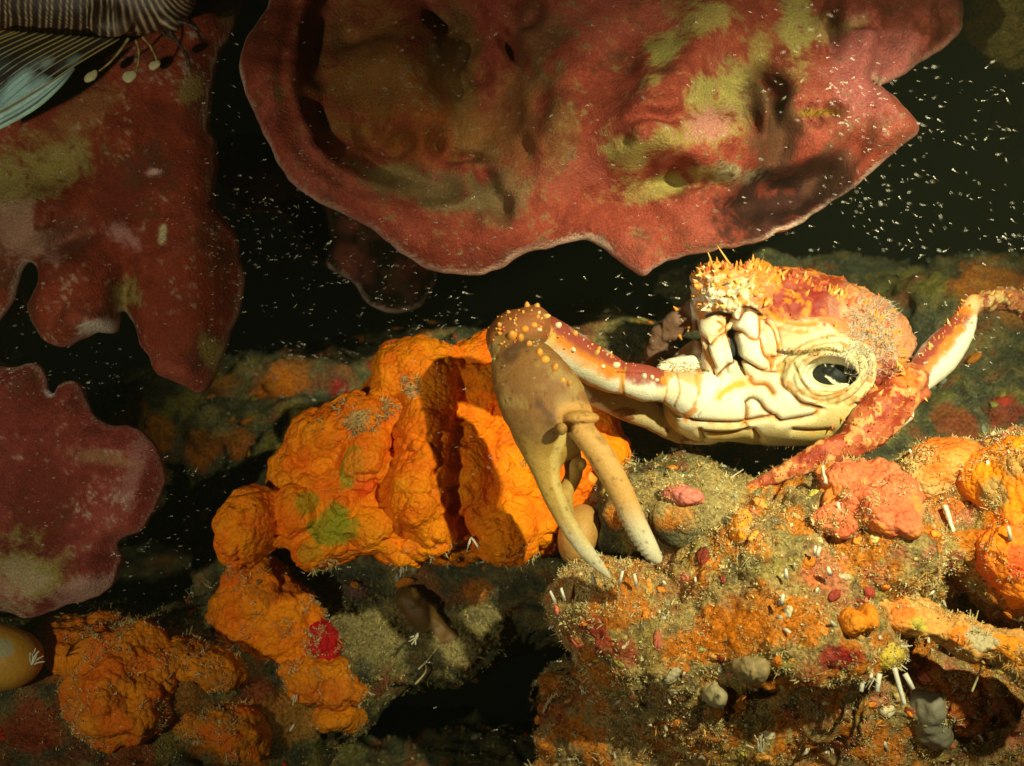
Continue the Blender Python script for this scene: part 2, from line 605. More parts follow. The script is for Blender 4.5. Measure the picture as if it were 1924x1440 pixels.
back_patches = [
    (500, 720, 42, C_ORNG, .8), (420, 700, 30, C_ORNG, .6), (230, 770, 45, C_ORNG, .9), (440, 830, 34, C_ORNG, .6), (600, 640, 26, C_ORNG, .7),
    (300, 800, 40, C_OLIVE, .7), (520, 820, 40, C_OLIVE, .7), (640, 715, 26, C_CRIM, .8), (700, 665, 16, C_CRIM, .8), (815, 610, 20, C_ORNG, .5),
    (470, 660, 36, C_OLIVE, .6), (1270, 690, 26, C_CRIM, .6), (1250, 640, 40, C_RUST, .8), (1115, 660, 20, C_ORNG, .4),
    (1850, 510, 70, C_ORNG, .55), (1740, 520, 46, C_OLIVE, .8), (1900, 560, 50, C_ORNG, .4), (1890, 760, 40, C_CRIM, .5), (1780, 500, 20, C_TEAL, .9),
    (1850, 40, 90, (0.5, .42, .1), .9), (1900, 110, 60, (0.5, .42, .1), .8), (640, 1330, 40, C_ORNG, .6), (900, 1130, 26, C_ORNG, .7),
    (760, 1150, 36, C_RUST, .4), (850, 1165, 12, C_CRIM, .9), (120, 1230, 60, C_ORNG, .5), (560, 1160, 40, C_RUST, .6), (690, 1110, 26, (0.25, .1, .11), .7),
    (70, 1200, 60, C_ORNG, .9), (200, 1170, 70, C_ORNG, .8), (330, 1300, 70, (0.4, .16, .02), .8), (400, 1230, 60, C_ORNG, .8), (500, 1300, 50, C_RUST, .8), (560, 1340, 60, (0.45, .2, .03), .8), (470, 1400, 60, C_ORNG, .7), (250, 1420, 60, C_RUST, .8),
    (600, 1150, 50, (0.3, .24, .08), .9), (700, 1180, 80, (0.32, .26, .1), .9), (880, 1190, 60, (0.34, .27, .1), .9), (60, 1360, 60, (0.4, .06, .02), .8), (550, 690, 50, C_ORNG, .6), (350, 740, 40, C_OLIVE, .9), (380, 860, 40, C_ORNG, .6), (290, 830, 40, C_ORNG, .7), (560, 760, 40, C_OLIVE, .8),
    (680, 750, 40, C_ORNG, .5), (960, 620, 40, C_RUST, .6), (1230, 890, 90, (0.46, .36, .13), 1.), (1340, 890, 90, (0.46, .36, .13), 1.), (1200, 940, 60, (0.42, .3, .1), .9), (1320, 930, 80, (0.44, .33, .12), .9), (1400, 880, 60, (0.4, .3, .1), .9), (1560, 760, 60, C_RUST, .3), (1740, 700, 50, C_OLIVE, .8), (1480, 470, 50, (0.12, .13, .06), .8), (1620, 480, 50, (0.10, .12, .07), .8), (1700, 620, 60, (0.13, .14, .08), .8), (1800, 780, 50, C_RUST, .7), (1660, 540, 40, C_OLIVE, .6), (1150, 975, 26, C_ORNG, .8), (1290, 960, 30, C_ORNG, .5), (1230, 985, 20, C_ORNG, .7), (420, 1370, 60, C_ORNG, .7), (330, 1390, 30, C_OLIVE, .6),
]
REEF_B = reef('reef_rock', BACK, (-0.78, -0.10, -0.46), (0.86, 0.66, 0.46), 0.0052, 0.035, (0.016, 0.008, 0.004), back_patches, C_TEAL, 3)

FRONT = [
    (1140, 1140, -0.01, 110, 0.06, 70), (1240, 1200, -0.02, 170, 0.07, 110), (1430, 1080, -0.02, 180, 0.08, 140), (1560, 960, 0.0, 130, 0.07, 80),
    (1480, 1180, -0.04, 200, 0.08, 110), (1640, 1020, -0.02, 110, 0.07, 110), (1800, 930, 0.02, 110, 0.07, 80), (1900, 930, 0.0, 100, 0.08, 90),
    (1760, 1000, 0.0, 90, 0.06, 60), (1890, 1050, -0.03, 80, 0.06, 90), (1950, 1000, -0.03, 130, 0.08, 160),
    (1350, 1330, 0.05, 260, 0.08, 110), (1600, 1340, 0.055, 240, 0.08, 120), (1150, 1360, 0.07, 170, 0.08, 130), (1850, 1340, 0.06, 240, 0.08, 120), (1280, 1280, 0.015, 180, 0.07, 90), (1520, 1270, 0.015, 170, 0.07, 90), (1750, 1290, 0.02, 170, 0.07, 70),
    (1500, 1480, 0.04, 520, 0.10, 70), (1800, 1150, 0.10, 220, 0.06, 110), (1500, 1100, 0.03, 270, 0.09, 190), (1310, 1030, 0.10, 150, 0.06, 60),
]
front_patches = [
    (1330, 1170, 45, C_ORNG, .9), (1390, 1190, 50, C_ORNG, .9), (1450, 1150, 55, C_ORNG, .7), (1310, 1220, 40, C_ORNG, .8), (1500, 1160, 50, C_ORNG, .7),
    (1420, 1000, 34, C_ORNG, .5), (1560, 1060, 50, C_CORAL, .5), (1480, 1000, 40, C_TAN, .7), (1630, 1080, 30, C_CORAL, .4), (1500, 1060, 30, C_OLIVE, .5),
    (1100, 1200, 40, C_CRIM, .8), (1150, 1230, 30, C_CRIM, .6), (1560, 1240, 34, C_CRIM, .8), (1600, 1250, 24, C_CRIM, .7), (1520, 1290, 30, C_RUST, .7),
    (1760, 930, 40, C_ORNG, .6), (1840, 1010, 40, C_ORNG, .9), (1890, 900, 60, C_ORNG, .9), (1880, 1000, 60, C_ORNG, 1.), (1900, 1080, 50, (0.8, .12, .02), .9),
    (1800, 860, 50, C_ORNG, .6), (1700, 960, 40, C_ORNG, .6), (1720, 1090, 26, C_TAN, .6), (1400, 1330, 26, C_ORNG, .7), (1850, 1350, 60, C_CRIM, .4),
    (1600, 1410, 40, (0.25, .05, .08), .5), (1050, 1300, 60, C_RUST, .5), (1420, 900, 30, C_ORNG, .8), (1440, 1250, 40, C_OLIVE, .6),
]
REEF_F = reef('reef_mound', FRONT, (0.02, -0.16, -0.36), (0.56, 0.17, 0.01), 0.0022, 0.02, (0.012, 0.007, 0.005), front_patches, (0.46, 0.30, 0.10), 71, 0.8)


# ------------------------------------------------------------------ red plate sponges
def gauss(px, py, cx, cy, rx, ry, rot=0):
    a = math.radians(rot)
    dx, dy = px - cx, py - cy
    u, v = dx * math.cos(a) - dy * math.sin(a), dx * math.sin(a) + dy * math.cos(a)
    return np.exp(-(u / rx) ** 2 - (v / ry) ** 2)


def bowl(px, py, cx, cy, rx, ry, rot=0, edge=0.35):
    a = math.radians(rot)
    dx, dy = px - cx, py - cy
    u, v = dx * math.cos(a) - dy * math.sin(a), dx * math.sin(a) + dy * math.cos(a)
    return 1 - smooth(1 - edge, 1 + edge, np.sqrt((u / rx) ** 2 + (v / ry) ** 2))


def plate(outline, yfun, thick, rim, h, lo_y, hi_y, rough_seed, ripple=0.0030, edge_amp=4.0, roll=0.010):
    ol = spline(outline, 7, closed=True)
    ol = ol + edge_amp * np.stack([fbm(np.c_[ol, ol[:, :1] * 0], 22, 3, rough_seed), fbm(np.c_[ol, ol[:, :1] * 0], 22, 3, rough_seed + 5)], 1)
    ey = yfun(ol[:, 0], ol[:, 1])
    W = np.array([at(a, b, c) for (a, b), c in zip(ol, ey)])
    lo = np.array([W[:, 0].min() - 0.01, lo_y, W[:, 2].min() - 0.01])
    hi = np.array([W[:, 0].max() + 0.01, hi_y, W[:, 2].max() + 0.01])
    f = Field(lo, hi, h)
    X, Z = np.meshgrid(f.ax[0].astype(float), f.ax[2].astype(float), indexing='ij')
    d2 = poly_sd(X, Z, W[:, [0, 2]])
    Y = np.full(X.shape, ey.mean())
    for _ in range(4):
        q = S * (D + Y) / D
        Y = yfun(CX + X / q, CY - Z / q)
    P3 = np.stack([X.ravel(), Y.ravel(), Z.ravel()], 1)
    Y = Y + ripple * 3.0 * fbm(P3, 0.05, 3, rough_seed + 2).reshape(X.shape) + ripple * fbm(P3, 0.012, 4, rough_seed + 3).reshape(X.shape)
    Y = Y + roll * (1 - smooth(0.0, 0.020, -d2)) ** 2         # the margin rolls back
    Ys = Y
    for _ in range(3):
        e = np.pad(Ys, 1, mode='edge')
        Ys = (e[:-2, 1:-1] + e[2:, 1:-1] + e[1:-1, :-2] + e[1:-1, 2:]) / 4
    Y = Ys
    gx, gz = np.gradient(Y, h)
    Yb = Y.copy()                       # the back follows the deepest point nearby, so that pits stay closed
    for _ in range(int(0.014 / h)):
        e = np.pad(Yb, 1, mode='edge')
        Yb = np.maximum.reduce([e[1:-1, 1:-1], e[:-2, 1:-1], e[2:, 1:-1], e[1:-1, :-2], e[1:-1, 2:]])
    for _ in range(12):
        e = np.pad(Yb, 1, mode='edge')
        Yb = (e[:-2, 1:-1] + e[2:, 1:-1] + e[1:-1, :-2] + e[1:-1, 2:]) / 4
    T = np.maximum(Yb, Y) - Y + thick * (0.5 + 0.5 * smooth(0.0, 0.05, -d2))
    T = T * smooth(-0.03, 0.02, -d2) + thick * 0.35 * (1 - smooth(-0.03, 0.02, -d2))
    q1 = d2[:, None, :]
    q2 = (np.abs(f.ax[1][None, :, None] - (Y + T / 2)[:, None, :]) - (T / 2)[:, None, :]) / np.sqrt(1 + np.minimum(gx ** 2 + gz ** 2, 25))[:, None, :]
    a, b = q1 + rim, q2 + rim
    f.d = (np.minimum(np.maximum(a, b), 0) + np.sqrt(np.maximum(a, 0) ** 2 + np.maximum(b, 0) ** 2) - rim).astype(np.float32)
    V, F = f.mesh()
    ix = np.clip(((V[:, 0] - lo[0]) / h).round().astype(int), 0, X.shape[0] - 1)
    iz = np.clip(((V[:, 2] - lo[2]) / h).round().astype(int), 0, X.shape[1] - 1)
    return V, F, d2[ix, iz]


SP_RED, SP_DEEP, SP_BROWN, SP_RIM, SP_SAND = (0.29, 0.056, 0.032), (0.16, 0.030, 0.016), (0.25, 0.072, 0.014), (0.66, 0.46, 0.34), (0.32, 0.26, 0.07)


def sponge_colour(V, F, d2, blobs, seed, base=SP_RED, rimw=0.0045, rimst=0.85):
    N = normals(V, F)
    n1, n2, n3 = fbm(V, 0.05, 4, seed), fbm(V, 0.02, 5, seed + 11), fbm(V, 0.005, 4, seed + 22, 0.8)
    c = np.tile(np.asarray(base), (len(V), 1)) * (1 + 0.35 * n2[:, None] + 0.55 * n3[:, None])
    c = mixc(c, SP_DEEP, smooth(0.0, 0.35, n1) * 0.7)
    c = mixc(c, (0.40, 0.10, 0.065), smooth(0.1, 0.4, -n1) * 0.5)
    c = mixc(c, (0.10, 0.045, 0.02), smooth(0.12, 0.4, fbm(V, 0.035, 5, seed + 66, 0.65)) * 0.6)
    px, py = proj(V)
    for cx, cy, rx, ry, rot, colour, st in blobs:
        g = gauss(px, py, cx, cy, rx, ry, rot)
        c = mixc(c, colour, st * smooth(0.15, 0.75, g * (1 + 0.9 * n2) + 0.30 * n2 + 0.55 * n3) * (N[:, 1] < 0.4))
    r = (1 - smooth(0.0, rimw, -d2 + 0.002 * n2 - 0.0004)) * (0.55 + 0.45 * smooth(-0.2, 0.2, n1))
    return mixc(c, SP_RIM, r * rimst * (0.5 + 0.5 * smooth(-0.25, 0.15, fbm(V, 0.03, 2, seed + 44)))), N


BOWL = np.array([(565, -80), (553, 40), (548, 120), (556, 200), (575, 270), (612, 318), (680, 346), (745, 366), (800, 390), (860, 404), (905, 395),
                 (950, 370), (1010, 330), (1080, 260), (1130, 160), (1180, 60), (1200, -80)], float)


def big_y(px, py):
    q3 = np.stack([np.ravel(px), np.ravel(py), 0 * np.ravel(px)], 1)
    wx, wy = (26 * fbm(q3, 55, 3, s_).reshape(np.shape(px)) for s_ in (601, 607))
    px, py = px + wx, py + wy
    sd = poly_sd(px, py, BOWL)
    soft = 48 + 130 * smooth(720, 1000, px) + 30 * smooth(650, 900, py + 400)
    y = 0.005 + 0.043 * smooth(0.0, 1.0, -sd / soft) * (1 - 0.35 * smooth(800, 1100, px))
    y = y + 0.05 * smooth(250, -80, py) + 0.012 * smooth(1000, 1250, px)
    y = y + 0.012 * smooth(40, 0, sd) * (px < 900) * (sd > 0)                      # rim band leans towards the lip
    y = y - 0.045 * gauss(px, py, 1250, 180, 60, 190, -32) - 0.034 * gauss(px, py, 1340, 260, 150, 60, 10) + 0.03 * gauss(px, py, 1150, 380, 90, 70, 0)
    y = y - 0.034 * gauss(px, py, 780, 130, 60, 150, 0) + 0.02 * gauss(px, py, 930, 180, 60, 140, 10) - 0.02 * gauss(px, py, 1060, 120, 50, 160, -10) - 0.012 * gauss(px, py, 830, 205, 60, 40, 30) + 0.0
    for cx, cy, rx, ry, rot, dep, e in PITS:
        y = y + dep * bowl(px, py, cx, cy, rx, ry, rot, e)
    for k, x0 in enumerate((1630, 1672, 1716, 1762)):
        y = y + (0.010 if k % 2 else -0.008) * gauss(px, py, x0, 60, 16, 90, -16)
    return y - 0.02 * gauss(px, py, 1700, 230, 70, 60, 0) - 0.012 * gauss(px, py, 1450, 470, 200, 40, 10)


PITS = [(823, 40, 16, 34, 15, .016, .5), (872, 100, 26, 34, -20, .020, .5), (858, 165, 20, 34, 10, .016, .6), (905, 140, 20, 22, 0, .014, .6), (969, 88, 11, 36, 24, .028, .6),
        (993, 36, 22, 30, 10, .020, .6), (826, 260, 13, 26, -8, .03, .6), (750, 278, 26, 26, 0, .016, .5), (885, 303, 36, 12, -8, .024, .6), (912, 346, 18, 24, 20, .028, .6),
        (934, 390, 24, 24, 30, .026, .6), (790, 352, 80, 26, -14, .022, .5), (989, 272, 9, 16, 15, .014, .5), (655, 82, 26, 26, 10, .012, .6), (690, 255, 30, 24, 0, .010, .6),
        (1236, 226, 46, 9, 10, .016, .6), (1300, 345, 80, 13, 6, .022, .6), (1556, 44, 20, 46, -6, .04, .6), (1440, 182, 27, 52, 12, .05, .6), (1462, 262, 44, 44, 40, .030, .6),
        (1478, 366, 92, 40, 14, .06, .6), (1541, 213, 44, 13, -6, .05, .6), (1180, 272, 12, 10, 0, .02, .6), (1590, 300, 60, 20, 40, .016, .6), (1752, 30, 12, 36, -10, .03, .6),
        (1620, 55, 24, 8, -20, .02, .5), (985, 120, 20, 40, 14, .01, .6), (1020, 180, 20, 26, 0, .008, .6)]

big_outline = [(560, -330), (520, -120), (500, -20), (478, 22), (452, 62), (443, 110), (450, 160), (468, 208), (495, 262), (516, 302), (547, 342), (588, 373), (640, 398), (690, 424), (732, 456),
               (772, 486), (822, 507), (880, 513), (932, 506), (965, 487), (1002, 467), (1050, 456), (1108, 446), (1150, 470), (1188, 501), (1214, 514), (1236, 499), (1270, 483),
               (1330, 470), (1392, 459), (1432, 450), (1470, 432), (1502, 423), (1540, 396), (1592, 364), (1642, 324), (1692, 280), (1730, 252), (1744, 232), (1728, 202), (1690, 168),
               (1652, 140), (1668, 151), (1722, 122), (1785, 82), (1818, 52), (1824, 10), (1815, -60), (1790, -160), (1700, -330)]
V, F, d2 = plate(big_outline, big_y, 0.030, 0.0065, 0.0022, -0.085, 0.20, 21)
c, N = sponge_colour(V, F, d2, [
    (760, 200, 190, 150, 0, SP_BROWN, .8), (690, 120, 90, 160, 0, (0.26, .12, .03), .7), (860, 110, 60, 120, 10, (0.15, .10, .03), .7), (960, 230, 120, 110, 0, (0.26, .13, .04), .5),
    (800, 350, 150, 40, -12, (0.17, .13, .05), .8), (930, 370, 60, 60, 0, (0.18, .12, .05), .7), (1000, 60, 60, 70, 0, (0.14, .08, .03), .7),
    (1245, 100, 40, 55, -30, SP_SAND, 1.), (1330, 20, 60, 50, 20, SP_SAND, .8), (1370, 190, 80, 70, 30, SP_SAND, 1.), (1300, 250, 120, 26, 14, SP_SAND, .8),
    (1175, 285, 40, 40, 0, SP_SAND, .9), (1290, 340, 110, 22, 4, SP_SAND, .9), (1230, 360, 90, 20, 10, SP_SAND, .7), (1500, 60, 30, 90, 0, SP_SAND, .9), (1430, 110, 40, 50, 0, SP_SAND, .7),
    (1400, 330, 60, 20, 0, (0.3, .27, .14), .8), (1545, 60, 26, 30, 0, SP_SAND, .6), (1600, 48, 40, 12, 20, SP_SAND, .7), (1540, 212, 40, 10, 0, (0.32, .2, .02), .9),
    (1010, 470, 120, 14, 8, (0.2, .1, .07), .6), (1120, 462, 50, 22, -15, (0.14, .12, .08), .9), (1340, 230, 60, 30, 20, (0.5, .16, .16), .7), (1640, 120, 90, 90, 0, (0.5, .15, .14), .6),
    (1450, 240, 50, 130, 10, (0.11, .05, .025), .9), (1478, 372, 140, 66, 14, (0.05, .018, .014), 1.), (1560, 320, 60, 30, 40, (0.12, .05, .03), .8)], 31)  # these dark browns paint the shade inside the right-hand hollows
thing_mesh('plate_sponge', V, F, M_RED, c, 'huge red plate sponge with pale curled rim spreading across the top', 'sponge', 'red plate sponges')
SPONGE_B = (V, N)


def left_y(px, py):
    y = 0.035 - 0.018 * gauss(px, py, 330, 560, 90, 170, 0) - 0.022 * gauss(px, py, 130, 540, 80, 90, 0) - 0.018 * gauss(px, py, 60, 420, 60, 80, 0)
    y = y + 0.025 * gauss(px, py, 232, 560, 22, 70, 0) - 0.015 * gauss(px, py, 320, 700, 60, 30, 0) + 0.022 * gauss(px, py, 120, 450, 80, 24, 20)
    y = y - 0.012 * gauss(px, py, 150, 610, 60, 34, 10) + 0.010 * gauss(px, py, 105, 580, 12, 60, -30) + 0.04 * smooth(440, 360, px) * 0 + 0.03 * smooth(150, -60, py)
    y = y - 0.01 * gauss(px, py, 220, 430, 50, 24, -30) + 0.016 * smooth(360, 450, px) - 0.01 * gauss(px, py, 250, 250, 120, 60, 40) + 0.012 * gauss(px, py, 110, 330, 90, 40, 20)
    return y


left_outline = [(-330, -300), (500, -300), (480, -110), (444, 0), (428, 50), (402, 92), (388, 140), (380, 200), (378, 232), (392, 252), (398, 292), (393, 340), (396, 382), (416, 406), (434, 432), (441, 472),
                (452, 524), (446, 562), (440, 592), (424, 622), (414, 652), (394, 700), (366, 738), (330, 725), (292, 708), (274, 690), (268, 668), (250, 648), (243, 620), (234, 592), (214, 584), (206, 602),
                (200, 626), (170, 621), (140, 634), (105, 651), (70, 641), (46, 612), (36, 576), (46, 546), (56, 528), (54, 500), (40, 488), (28, 502), (14, 540), (0, 576), (-50, 620), (-180, 640), (-330, 600)]
V, F, d2 = plate(left_outline, left_y, 0.026, 0.0055, 0.0022, -0.06, 0.16, 23)
c, N = sponge_colour(V, F, d2, [
    (60, 330, 120, 60, 25, SP_SAND, .9), (40, 430, 70, 60, 0, (0.42, .24, .16), .8), (240, 555, 26, 40, 0, SP_SAND, 1.), (395, 660, 24, 50, 25, SP_SAND, .9), (305, 445, 8, 26, -8, (0.6, .5, .25), 1.),
    (360, 170, 26, 22, 30, SP_SAND, .7), (140, 430, 60, 40, 0, (0.2, .08, .05), .6), (225, 440, 44, 24, -35, (0.44, .2, .17), .9), (290, 324, 22, 8, 12, (0.75, .45, .36), 1.), (430, 15, 30, 40, 0, SP_SAND, .5),
    (100, 486, 14, 12, 0, (0.45, .2, .15), .9), (330, 600, 60, 90, 0, SP_DEEP, .5), (150, 215, 90, 30, 35, (0.34, .17, .06), .5), (180, 616, 50, 16, 5, (0.7, .62, .5), .8)], 33, (0.27, 0.046, 0.020), 0.0035, 0.5)
thing_mesh('plate_sponge', V, F, M_RED, c, 'red sponge hanging in two ragged lobes below the striped fish', 'sponge', 'red plate sponges')
SPONGE_L = (V, N)


def low_y(px, py):
    y = -0.03 + 0.02 * gauss(px, py, 60, 900, 160, 160, 0) - 0.01 * gauss(px, py, 260, 900, 30, 90, -20) + 0.012 * gauss(px, py, 150, 780, 60, 30, 40)
    return y + 0.008 * gauss(px, py, 220, 1030, 90, 14, 14) - 0.01 * gauss(px, py, 60, 1090, 90, 60, 0)


low_outline = [(-330, 720), (-200, 660), (-110, 670), (0, 690), (40, 683), (60, 686), (72, 706), (78, 734), (89, 739), (95, 726), (114, 716), (134, 718), (148, 740), (158, 764), (176, 790), (202, 802), (230, 801), (258, 815),
               (280, 840), (296, 870), (302, 900), (291, 935), (275, 966), (254, 1000), (230, 1013), (211, 1026), (216, 1050), (210, 1085), (190, 1114), (150, 1135), (108, 1147), (60, 1166), (28, 1170), (0, 1160), (-110, 1140), (-250, 1100), (-330, 1000)]
V, F, d2 = plate(low_outline, low_y, 0.018, 0.0035, 0.0019, -0.08, 0.08, 25)
c, N = sponge_colour(V, F, d2, [
    (40, 1050, 60, 60, 0, SP_SAND, .95), (80, 1090, 60, 40, 40, SP_SAND, .9), (30, 1090, 50, 60, 0, (0.45, .33, .2), .7), (255, 880, 20, 70, -15, (0.36, .16, .13), .7), (190, 860, 60, 16, -10, (0.36, .22, .1), .5),
    (160, 1110, 90, 26, 14, (0.45, .28, .22), .7), (95, 738, 12, 8, 0, (0.6, .6, .6), .9)], 37, (0.25, 0.046, 0.034), 0.003, 0.5)
thing_mesh('plate_sponge', V, F, M_RED, c, 'dull maroon sponge plate with sandy patch above the ochre ball', 'sponge', 'red plate sponges')
SPONGE_W = (V, N)

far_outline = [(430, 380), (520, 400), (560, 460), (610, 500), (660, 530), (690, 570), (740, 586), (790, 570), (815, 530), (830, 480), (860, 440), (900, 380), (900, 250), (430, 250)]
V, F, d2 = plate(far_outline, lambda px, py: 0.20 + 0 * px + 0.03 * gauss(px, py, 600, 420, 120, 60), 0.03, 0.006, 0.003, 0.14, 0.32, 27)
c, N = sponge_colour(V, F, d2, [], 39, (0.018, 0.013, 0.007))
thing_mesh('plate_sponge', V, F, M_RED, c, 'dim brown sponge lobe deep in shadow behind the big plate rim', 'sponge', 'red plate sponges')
V, F, d2 = plate([(-90, 560), (-10, 560), (20, 530), (32, 545), (30, 580), (14, 600), (-20, 610), (-90, 620)], lambda px, py: 0.14 + 0 * px, 0.02, 0.004, 0.002, 0.1, 0.2, 29)
c, N = sponge_colour(V, F, d2, [], 41, (0.16, 0.05, 0.05))
thing_mesh('plate_sponge', V, F, M_RED, c, 'small dark maroon sponge edge at the far left between two larger sponges', 'sponge', 'red plate sponges')


# ------------------------------------------------------------------ lumpy orange sponges and other soft growths
SMALL = []


def lumps(name, label, cat, parts, mat, colour, h=0.0016, k=0.010, bumps=((0.007, 0.0022), (0.0035, 0.0008)), wave=(0.02, 0.004), patches=(), seed=0, group=None, tones=None, front=None, crease=0.0, level=False):
    """PARTS rows: px, py, depth y (None: on the reef there), radius px, radius px, radius in depth, turn in degrees"""
    rows = []
    if level:
        flat_y = float(np.median([REEF(r[0], r[1])[0][1] for r in parts]))
    for r in parts:
        px, py, y, rx, rz, ry = r[:6]
        if y is None:
            y = (flat_y if level else REEF(px, py)[0][1]) + 0.25 * ry
        if front:
            y = y + front(px)
        cap = 1.15 * math.sqrt(ln(rx) * ln(rz)) + 0.004
        if ry > cap:
            y, ry = y - ry + cap, cap
        rows.append((at(px, py, y), np.array([ln(rx, y), ry, ln(rz, y)]), rot2(r[6]) if len(r) > 6 else None))
    ext = np.array([max(q[1]) for q in rows])
    cs = np.array([q[0] for q in rows])
    f = Field((cs - ext[:, None]).min(0) - 0.01, (cs + ext[:, None]).max(0) + 0.01, h)
    for cc, rr, R in rows:
        f.ell(cc, rr, R, k=k)
    V, F = largest(*f.mesh())
    V = relax(V, F, 1)
    N = normals(V, F)
    a = fbm(V, wave[0], 3, seed) * wave[1] - crease * np.exp(-(fbm(V, 0.034, 3, seed + 70) / 0.07) ** 2)
    for i, (sc, am) in enumerate(bumps):
        w = worley(V, sc, seed + i * 5 + 1)
        a = a + (np.sqrt(np.clip(1 - (w / 0.95) ** 2, 0, 1)) - 0.6) * am * 1.6 * smooth(-0.55, 0.25, fbm(V, sc * 6, 2, seed + 60 + i))
    V = V + N * a[:, None]
    N = normals(V, F)
    n2, n3 = fbm(V, 0.02, 4, seed + 80), fbm(V, 0.006, 3, seed + 81)
    c = np.tile(np.asarray(colour), (len(V), 1)) * (1 + 0.18 * n2[:, None] + 0.15 * n3[:, None])
    if tones is not None:
        c = mixc(c, tones[0], smooth(0.02, 0.3, n2) * 0.8)
        c = mixc(c, tones[1], smooth(0.05, 0.3, -n2) * 0.6)
    c = spots(V, c, patches, seed + 90)
    o = thing_mesh(name, V, F, mat, np.clip(c, 0.005, 0.95), label, cat, group)
    if mat is M_ORANGE and seed != 100:
        SMALL.append((V, N))
    return o, V, N


OR1, OR_RED, OR_YEL, GRN = (0.82, 0.205, 0.003), (0.80, 0.13, 0.006), (0.82, 0.26, 0.006), (0.26, 0.25, 0.015)
G_OR = 'orange encrusting sponges'
MOUND, V, N = lumps('orange_sponge', 'big lumpy orange sponge mound behind the pincer', 'sponge', [
    (790, 690, .10, 80, 55, .05), (745, 715, .09, 45, 60, .04), (800, 740, .09, 60, 80, .05), (905, 720, .12, 100, 90, .05), (800, 840, .055, 54, 80, .035), (785, 930, .05, 58, 75, .04),
    (815, 1000, .06, 45, 50, .035), (660, 795, .08, 75, 48, .05, 20), (610, 830, .085, 70, 60, .05), (560, 880, .085, 50, 60, .045, -20), (690, 870, .062, 50, 70, .04), (650, 930, .075, 60, 70, .05),
    (570, 950, .065, 50, 80, .045, -15), (470, 985, .055, 58, 72, .05, -30), (450, 1030, .06, 40, 36, .04), (600, 1035, .06, 55, 36, .04, 30), (640, 1000, .06, 50, 50, .04), (700, 985, .06, 55, 50, .04),
    (760, 1030, .065, 55, 40, .035, -25), (880, 850, .12, 90, 160, .05), (878, 900, .095, 60, 130, .05), (960, 900, .09, 80, 130, .045), (950, 1000, .07, 65, 62, .045), (1010, 960, .075, 60, 90, .04), (1000, 820, .11, 80, 120, .04),
    (1110, 800, .075, 55, 60, .035, 40), (1140, 850, .075, 48, 44, .035), (1060, 880, .085, 60, 80, .04), (1090, 940, .09, 40, 50, .035), (490, 1100, .10, 70, 50, .05), (640, 900, .10, 130, 120, .045), (760, 850, .105, 110, 160, .05), (860, 950, .115, 130, 110, .05), (730, 790, .10, 70, 60, .05)],
    M_ORANGE, OR1, h=0.00135, k=0.008, bumps=((0.0130, 0.0022), (0.0062, 0.0015)), wave=(0.02, 0.006), seed=100, group=G_OR, tones=(OR_YEL, OR_RED), crease=0.004, front=lambda x: -0.045 * smooth(1080, 900, x),
    patches=[(640, 890, 34, GRN, .8), (655, 850, 26, GRN, .7), (610, 985, 44, GRN, .9), (655, 1000, 36, GRN, .7), (595, 950, 26, GRN, .7), (580, 1020, 30, GRN, .5), (705, 915, 26, (0.85, .10, .01), .8), (690, 860, 40, (0.85, .2, .01), .7),
             (655, 775, 20, (0.4, .3, .1), .6), (690, 790, 18, (0.45, .36, .15), .6), (770, 720, 16, (0.5, .4, .2), .6)])
ORANGE_C = (V, N)
_, V, N = lumps('orange_sponge', 'pear-shaped orange sponge bulging low beside the red crust', 'sponge', [
    (110, 1195, None, 44, 36, .02), (160, 1195, None, 50, 36, .024), (190, 1245, None, 44, 60, .03), (225, 1300, -.005, 66, 70, .05), (265, 1345, -.005, 56, 46, .045), (200, 1370, -.005, 50, 36, .04), (160, 1320, .01, 30, 70, .035), (255, 1225, None, 46, 46, .026), (300, 1260, None, 36, 44, .022), (230, 1190, None, 60, 26, .018), (120, 1230, None, 34, 26, .02), (200, 1225, .02, 90, 40, .03), (230, 1270, .02, 70, 50, .04)],
    M_ORANGE, (0.66, 0.20, 0.010), k=0.016, wave=(0.016, 0.009), bumps=((0.009, 0.0026), (0.0045, 0.0014)), seed=120, group=G_OR, tones=(OR_YEL, OR_RED))
ORANGE_L = (V, N)
lumps('orange_sponge', 'upright orange sponge knob with small holes below the big mound', 'sponge', [
    (445, 1180, None, 38, 48, .026), (500, 1125, None, 56, 38, .03), (515, 1175, None, 40, 44, .03), (560, 1195, None, 40, 54, .026), (450, 1240, None, 38, 40, .026), (550, 1150, None, 46, 34, .026), (480, 1215, None, 44, 44, .022), (430, 1140, None, 32, 32, .022), (480, 1080, None, 50, 40, .02), (495, 1165, None, 70, 70, .02), (560, 1240, None, 44, 34, .02)],
    M_ORANGE, OR1, k=0.018, wave=(0.010, 0.007), bumps=((0.012, 0.0022), (0.005, 0.0012)), seed=130, level=True, group=G_OR, tones=(OR_YEL, OR_RED))
lumps('orange_sponge', 'flat tongue of orange sponge under the crimson patch', 'sponge', [
    (570, 1268, None, 46, 24, .024, -24), (605, 1282, None, 46, 30, .024, -20), (650, 1302, None, 38, 24, .022), (620, 1265, None, 30, 22, .018), (580, 1296, None, 32, 18, .018)],
    M_ORANGE, (0.7, .20, .012), k=0.014, wave=(0.009, 0.006), bumps=((0.007, 0.0022), (0.004, 0.001)), seed=140, level=True, group=G_OR, tones=(OR_YEL, OR_RED))
